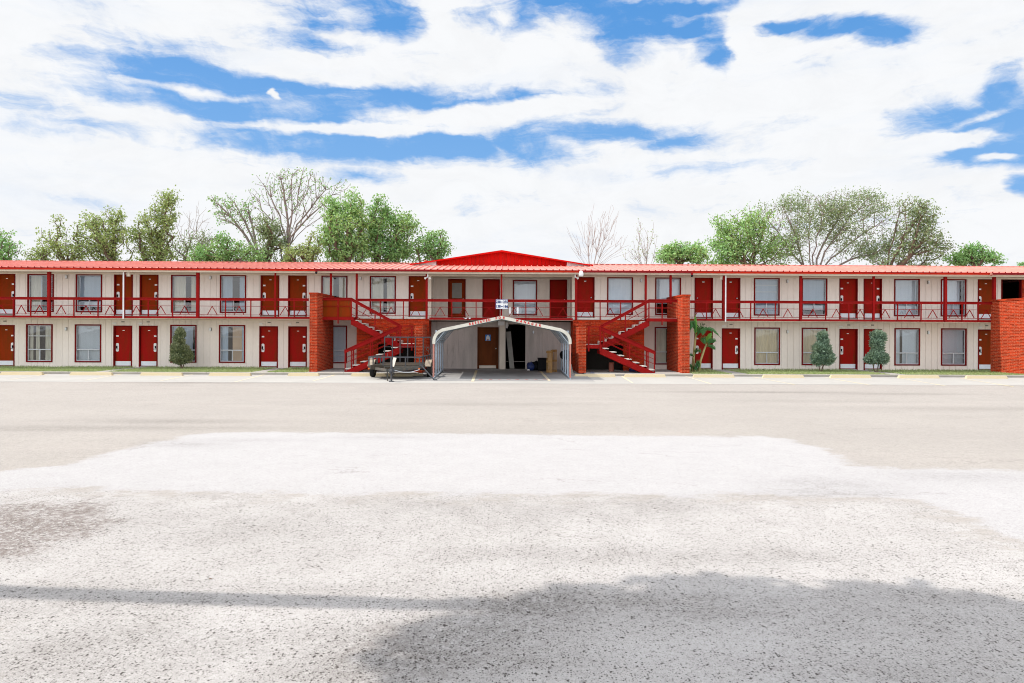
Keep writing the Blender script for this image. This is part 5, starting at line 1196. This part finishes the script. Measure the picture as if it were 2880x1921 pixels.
T('leafy_tree', 46, 2110, [(2075,665,60,48,4),(2045,630,36,36,1.5),(2110,620,46,36,2),(2050,705,46,34,2),(2125,690,40,40,1.4),(2150,640,50,42,1.6),(2020,690,30,40,1),(2180,700,46,36,1.4),(2035,740,50,24,1.4)], 380, 'leaf_bright', 'light green tree at the left side of the wide spreading tree', lai=.78, seed=18, per=22, rad=.38, size=.15, r0=.22)
T('spreading_tree', 47, 2285, [(2300,580,110,42,3.5),(2390,570,110,42,3.5),(2480,600,80,52,2.5),(2200,620,80,46,2.6),(2340,650,150,55,4),(2260,560,60,22,1),(2440,545,80,20,1.4),(2170,590,40,26,1),(2520,650,55,50,2),(2140,650,60,50,2),(2190,700,60,40,1.6),(2400,700,120,40,2.2),(2300,715,110,30,1.6),(2480,710,80,36,1.8),(2320,610,140,60,3),(2420,640,110,60,3),(2230,670,80,50,2)], 800, 'leaf_dark', 'very wide spreading tree with open limbs and a domed thin crown', lai=1.3, seed=19, per=20, rad=.50, size=.115, bark='bark_grey', r0=.17, kpath=.45, fork_py=850, seg=.6, wob=.15, patchy=.15, limbs=[(2090,690),(2160,620),(2210,600),(2275,565),(2330,545),(2385,560),(2440,560),(2490,620),(2530,690)])
T('spreading_tree', 46, 2490, [(2560,590,60,38,2.6),(2600,610,45,42,2),(2600,680,62,46,3.2),(2540,690,55,42,2),(2640,690,36,40,1.5),(2570,640,50,40,1.6),(2500,735,60,22,1.4),(2600,738,60,18,1.4)], 300, 'leaf_dark', 'dark spreading tree forming the right shoulder of the wide crown', lai=.60, seed=20, per=20, rad=.42, size=.15, bark='bark', r0=.22, kpath=.4, fork_py=820, limbs=[(2530,600),(2590,600),(2640,670),(2560,720)])
T('leafy_tree', 46, 2745, [(2745,720,60,22,4),(2740,700,32,16,1.4),(2700,730,34,14,1.2),(2790,728,30,16,1.2)], 130, 'leaf_green', 'small dark green tree near the right end of the roof', lai=.78, seed=21, per=26, rad=.32, size=.15)
T('leafy_tree', 60, 2876, [(2876,742,10,5,1)], 14, 'leaf_green', 'tiny far treetop at the right edge of the photo', seed=22, per=14, rad=.25, size=.14, r0=.05)

# ------------------------------------------------------------------ clipped shrubs
def shrub(px, ybase, Y, tiers, mat, label, seed, stems):
    rg = np.random.default_rng(seed); g = Vector((X(px, Y), Y, -.004)); e = empty('clipped_shrub', tuple(g), label, 'shrub', 'clipped shrubs on the lawns')
    sc_ = Y/F; C = []
    b = MB()
    for a, q in stems: b.tube([(g.x+a*.3,Y,0),(g.x+a,Y+.02,.16),(g.x+q,Y+.03,.45)], [.032,.026,.03], 6)
    b.build('trunk', M['bark'], e, org=tuple(g))
    vs = []; fs = []; n0 = 0
    for tx, ty, rx, ry, n in tiers:
        c = P(tx, ty, Y); rx *= sc_*.88; rz = ry*sc_
        d = rg.normal(size=(n, 3)); d /= np.linalg.norm(d, axis=1)[:, None]; r = rg.random(n)**.28
        r *= 1+.13*np.sin(d[:, 0]*6+seed)*np.sin(d[:, 2]*7+seed*2)+.09*np.sin(d[:, 0]*13+seed)*np.sin(d[:, 2]*15+1)+rg.normal(0, .05, n)
        p = np.array([c.x, Y, c.z]) + d*np.array([rx, rx*.9, rz])*r[:, None]
        a = d*.6 + rg.normal(size=(n, 3))*.5; a[:, 2] += .7; a /= np.linalg.norm(a, axis=1)[:, None]
        bb = np.cross(a, rg.normal(size=(n, 3))); bb /= np.linalg.norm(bb, axis=1)[:, None]; s = .062*rg.uniform(.5, 1.4, n)[:, None]
        v = np.stack([p, p+a*s+bb*s*.35, p+a*s*2, p+a*s-bb*s*.35], 1).reshape(-1, 3); vs.append(v); fs.append(np.arange(n*4).reshape(-1, 4)+n0); n0 += n*4
    fast_mesh('foliage', np.concatenate(vs), np.concatenate(fs), M[mat], e, tuple(g))
shrub(511, 1034, 32.6, [(507,941,12,16,1500),(503,960,14,18,1500),(503,985,22,22,2600),(512,990,22,20,2400),(508,1008,27,15,3200),(528,1003,14,16,1200)], 'leaf_juniper', 'tapered olive green clipped shrub in front of the left building half', 31, [(-.05,-.15),(.0,.05),(.09,.15)])
shrub(2310, 1045, 31.9, [(2313,948,13,14,1400),(2316,964,14,16,1400),(2308,980,22,16,2200),(2318,986,20,16,2000),(2303,1006,20,15,2200),(2325,1008,22,17,2600),(2300,1014,17,12,1400)], 'leaf_juniper_blue', 'bluish green clipped shrub with two bare stems between window and door', 32, [(-.07,-.12),(.06,.16)])
shrub(2466, 1043, 31.9, [(2467,944,18,12,1600),(2480,950,12,12,800),(2467,964,19,14,1800),(2468,982,17,14,1500),(2462,1004,24,15,2400),(2478,1008,20,16,2000),(2450,1012,18,10,1400)], 'leaf_juniper_blue', 'bluish green clipped shrub standing directly in front of a red door', 33, [(-.13,-.14),(.06,.12)])

# ------------------------------------------------------------------ banana plant
def banana():
    Y = 32.0; g = Vector((X(1962, Y), Y, -.004)); e = empty('banana_plant', tuple(g), 'banana plant with torn drooping leaves beside the right brick stair wall', 'plant')
    w = lambda px, py, dy=0: P(px, py, Y+dy)
    s = MB()
    s.tube([w(1948,1046),w(1951,1000,.02),w(1955,960,.03),w(1958,940,.02)], [.075,.06,.05,.04], 8)
    s.tube([w(1965,1046,-.1),w(1970,1015,-.08),w(1980,985,-.05),w(1987,967,-.02)], [.07,.055,.048,.035], 8)
    s.tube([w(1955,1046,-.2),w(1954,1025,-.2),w(1950,1005,-.2)], [.04,.032,.02], 6)
    s.build('stem', M['bananastem'], e, org=tuple(g))
    def leaf_(pts, width, mat, seed, fold=.4, face=(0,-1,.2)):
        r = random.Random(seed); pts = [Vector(p) for p in pts]; n = 22; b = MB()
        def bez(t_):
            k = len(pts)-1; q = pts[:]
            for j in range(k): q = [q[i]*(1-t_)+q[i+1]*t_ for i in range(len(q)-1)]
            return q[0]
        fc = Vector(face).normalized()
        for i in range(n):
            t0, t1 = i/n, (i+1)/n; p0, p1 = bez(t0), bez(t1); d = (p1-p0).normalized(); sd = d.cross(fc).normalized(); up = sd.cross(d)
            prof = lambda t_: width*max(0.02, (math.sin(min(1, t_*1.08+.04)*math.pi))**.55 if t_ > .12 else t_*5*.5)
            for sg in (-1, 1):
                k = r.uniform(.8, 1.05) if r.random() < .8 else r.uniform(.55, .8); gap = .12 if r.random() < .3 else .0
                a, c = prof(t0)*k, prof(t1)*k; q0 = p0+(p1-p0)*gap
                b.poly([p0, p1, p1+sd*sg*c-up*c*fold+d*.03, q0+sd*sg*a-up*a*fold+d*.03])
        b.tube([bez(i/6) for i in range(7)], [.014]*6+[.006], 5)
        b.build('leaf', M[mat], e, org=tuple(g))
    leaf_([w(1957,945),w(1957,915,-.1),w(1956,884,-.1)], .13, 'leaf_banana_young', 1, .35, (.4,-1,0))
    leaf_([w(1957,940),w(1952,880,-.3),w(1938,905,-.5),w(1943,935,-.5)], .20, 'leaf_banana', 2, .8)
    leaf_([w(1958,948),w(1975,905,-.2),w(1990,915,-.4),w(1972,950,-.5)], .22, 'leaf_banana', 3, .7)
    leaf_([w(1958,948,.1),w(1985,910),w(2005,920,-.2),w(2028,952,-.3)], .10, 'leaf_banana', 4, .5)
    leaf_([w(1987,967),w(1992,950,-.1),w(2002,935,-.15)], .14, 'leaf_banana_young', 5, .3, (-.5,-1,0))
    leaf_([w(1987,967),w(1978,935,-.1),w(1975,950,-.3),w(1985,972,-.4)], .18, 'leaf_banana', 6, .7)
    leaf_([w(1988,972,-.1),w(2002,950,-.2),w(2015,960,-.3)], .14, 'leaf_banana', 7, .6)
    leaf_([w(1986,976,-.1),w(1998,968,-.2),w(2010,975,-.3),w(2012,985,-.3)], .11, 'leaf_banana', 8, .6)
    leaf_([w(1954,1000),w(1960,980,-.3),w(1968,978,-.4),w(1972,995,-.4)], .12, 'leaf_banana', 9, .8)
    leaf_([w(1952,1005),w(1940,985,-.3),w(1936,1010,-.4)], .10, 'leaf_banana', 10, .8)
    for i, (x, y) in enumerate(((1945,1022),(1958,1020),(1966,1012),(1950,1030),(1961,1030))):
        leaf_([w(x,1044,-.2),w(x+2,y,-.3),w(x+(6 if i%2 else -5),y-4,-.45),w(x+(8 if i%2 else -7),y+14,-.5)], .09, 'leaf_banana', 20+i, .7)
banana()

# ------------------------------------------------------------------ unseen tree and beam added beside the camera, shaped to cast the forecourt shadow
HC = 8.6
def lift(px, py, h=HC):
    g = G(px, py); k = h+.1; return (g.x + SUN.x/SUN.z*k, g.y + SUN.y/SUN.z*k, h)
edge_ = [(1080,1800),(1180,1745),(1280,1700),(1380,1684),(1500,1668),(1650,1654),(1760,1646),(1850,1632),(1960,1624),(2100,1626),(2230,1636),(2360,1656),(2480,1650),(2600,1644),(2700,1654),(2880,1690),(3200,1750),(3700,1920),(3700,2500),(1000,2500),(900,2150),(960,1940)]
rg = np.random.default_rng(77); pl = np.array([lift(*p)[:2] for p in edge_]); lo_, hi_ = pl.min(0), pl.max(0)
n = 17000; c = np.stack([rg.uniform(lo_[0], hi_[0], n), rg.uniform(lo_[1]-.1, hi_[1]+.1, n)], 1); d = sdist(c[:, 0], c[:, 1], pl)
fx = (c[:, 0]-lo_[0]); lumps = .10*np.sin(c[:, 0]*5.3)*np.sin(c[:, 1]*6.1+1)+.06*np.sin(c[:, 0]*13+2)*np.sin(c[:, 1]*11)
soft = np.clip(.10+.55*np.clip(1.6-fx, 0, 1.6), .10, .9)       # the left end of the crown is thin and lets light through
keep = rg.random(n) < np.clip((d+lumps)/soft, 0, 1)*np.where(fx < 2.4, .62, 1.0); c = c[keep]
z = HC + rg.uniform(-.5, .5, len(c)); cs = np.stack([c[:, 0]+SUN.x/SUN.z*(z-HC), c[:, 1]+SUN.y/SUN.z*(z-HC), z], 1)
e = empty('shadow_caster_tree', (-9.6, .2, -.1), 'unseen leafy tree left of the camera, crown shaped to cast the forecourt shadow', 'tree')
v, f = leaf_quads(rg, cs, 1, .02, .155, flat=1.2, elong=1.5); fast_mesh('crown', v, f, M['leaf_green'], e, (-9.6, .2, -.1))
b = MB(); b.tube([(-9.6,.2,-.1),(-9.4,.25,3),(-9.0,.3,6.2)], [.32,.26,.2], 10)
b.tube([(-9.0,.3,6.2),(-7.6,1.6,7.6),(-6.2,3.0,8.3),(-4.6,3.4,8.7)], [.15,.11,.08,.04], 8); b.tube([(-9.0,.3,6.2),(-7,.6,7.8),(-4.4,1.4,8.5),(-2,2.6,8.8),(.5,3.0,8.8)], [.16,.13,.10,.08,.04], 8); b.tube([(-7.6,1.6,7.6),(-6.9,3.4,8.3),(-5.6,4.4,8.7)], [.08,.06,.03], 6)
b.build('trunk', M['bark'], e)
cn = empty('shadow_caster_beam', (-22, 4.3, -.1), 'unseen long beam added left of the camera to cast the straight shadow strip', 'shadow caster')
HB = 6.2
t0 = [(-1400,1580),(-300,1629),(0,1647),(480,1663),(960,1676),(1330,1692)]; t1 = [(1330,1718),(960,1712),(480,1699),(0,1683),(-300,1668),(-1400,1610)]
b = MB(); b.prism([lift(*p, HB) for p in t0+t1], (0,0,.2)); b.build('beam', M['tsteel'], cn)
a = lift(-1200, 1600, HB); MB().tube([(a[0],a[1],-.1),(a[0],a[1],HB)], .12, 12).build('post', M['tsteel'], cn)
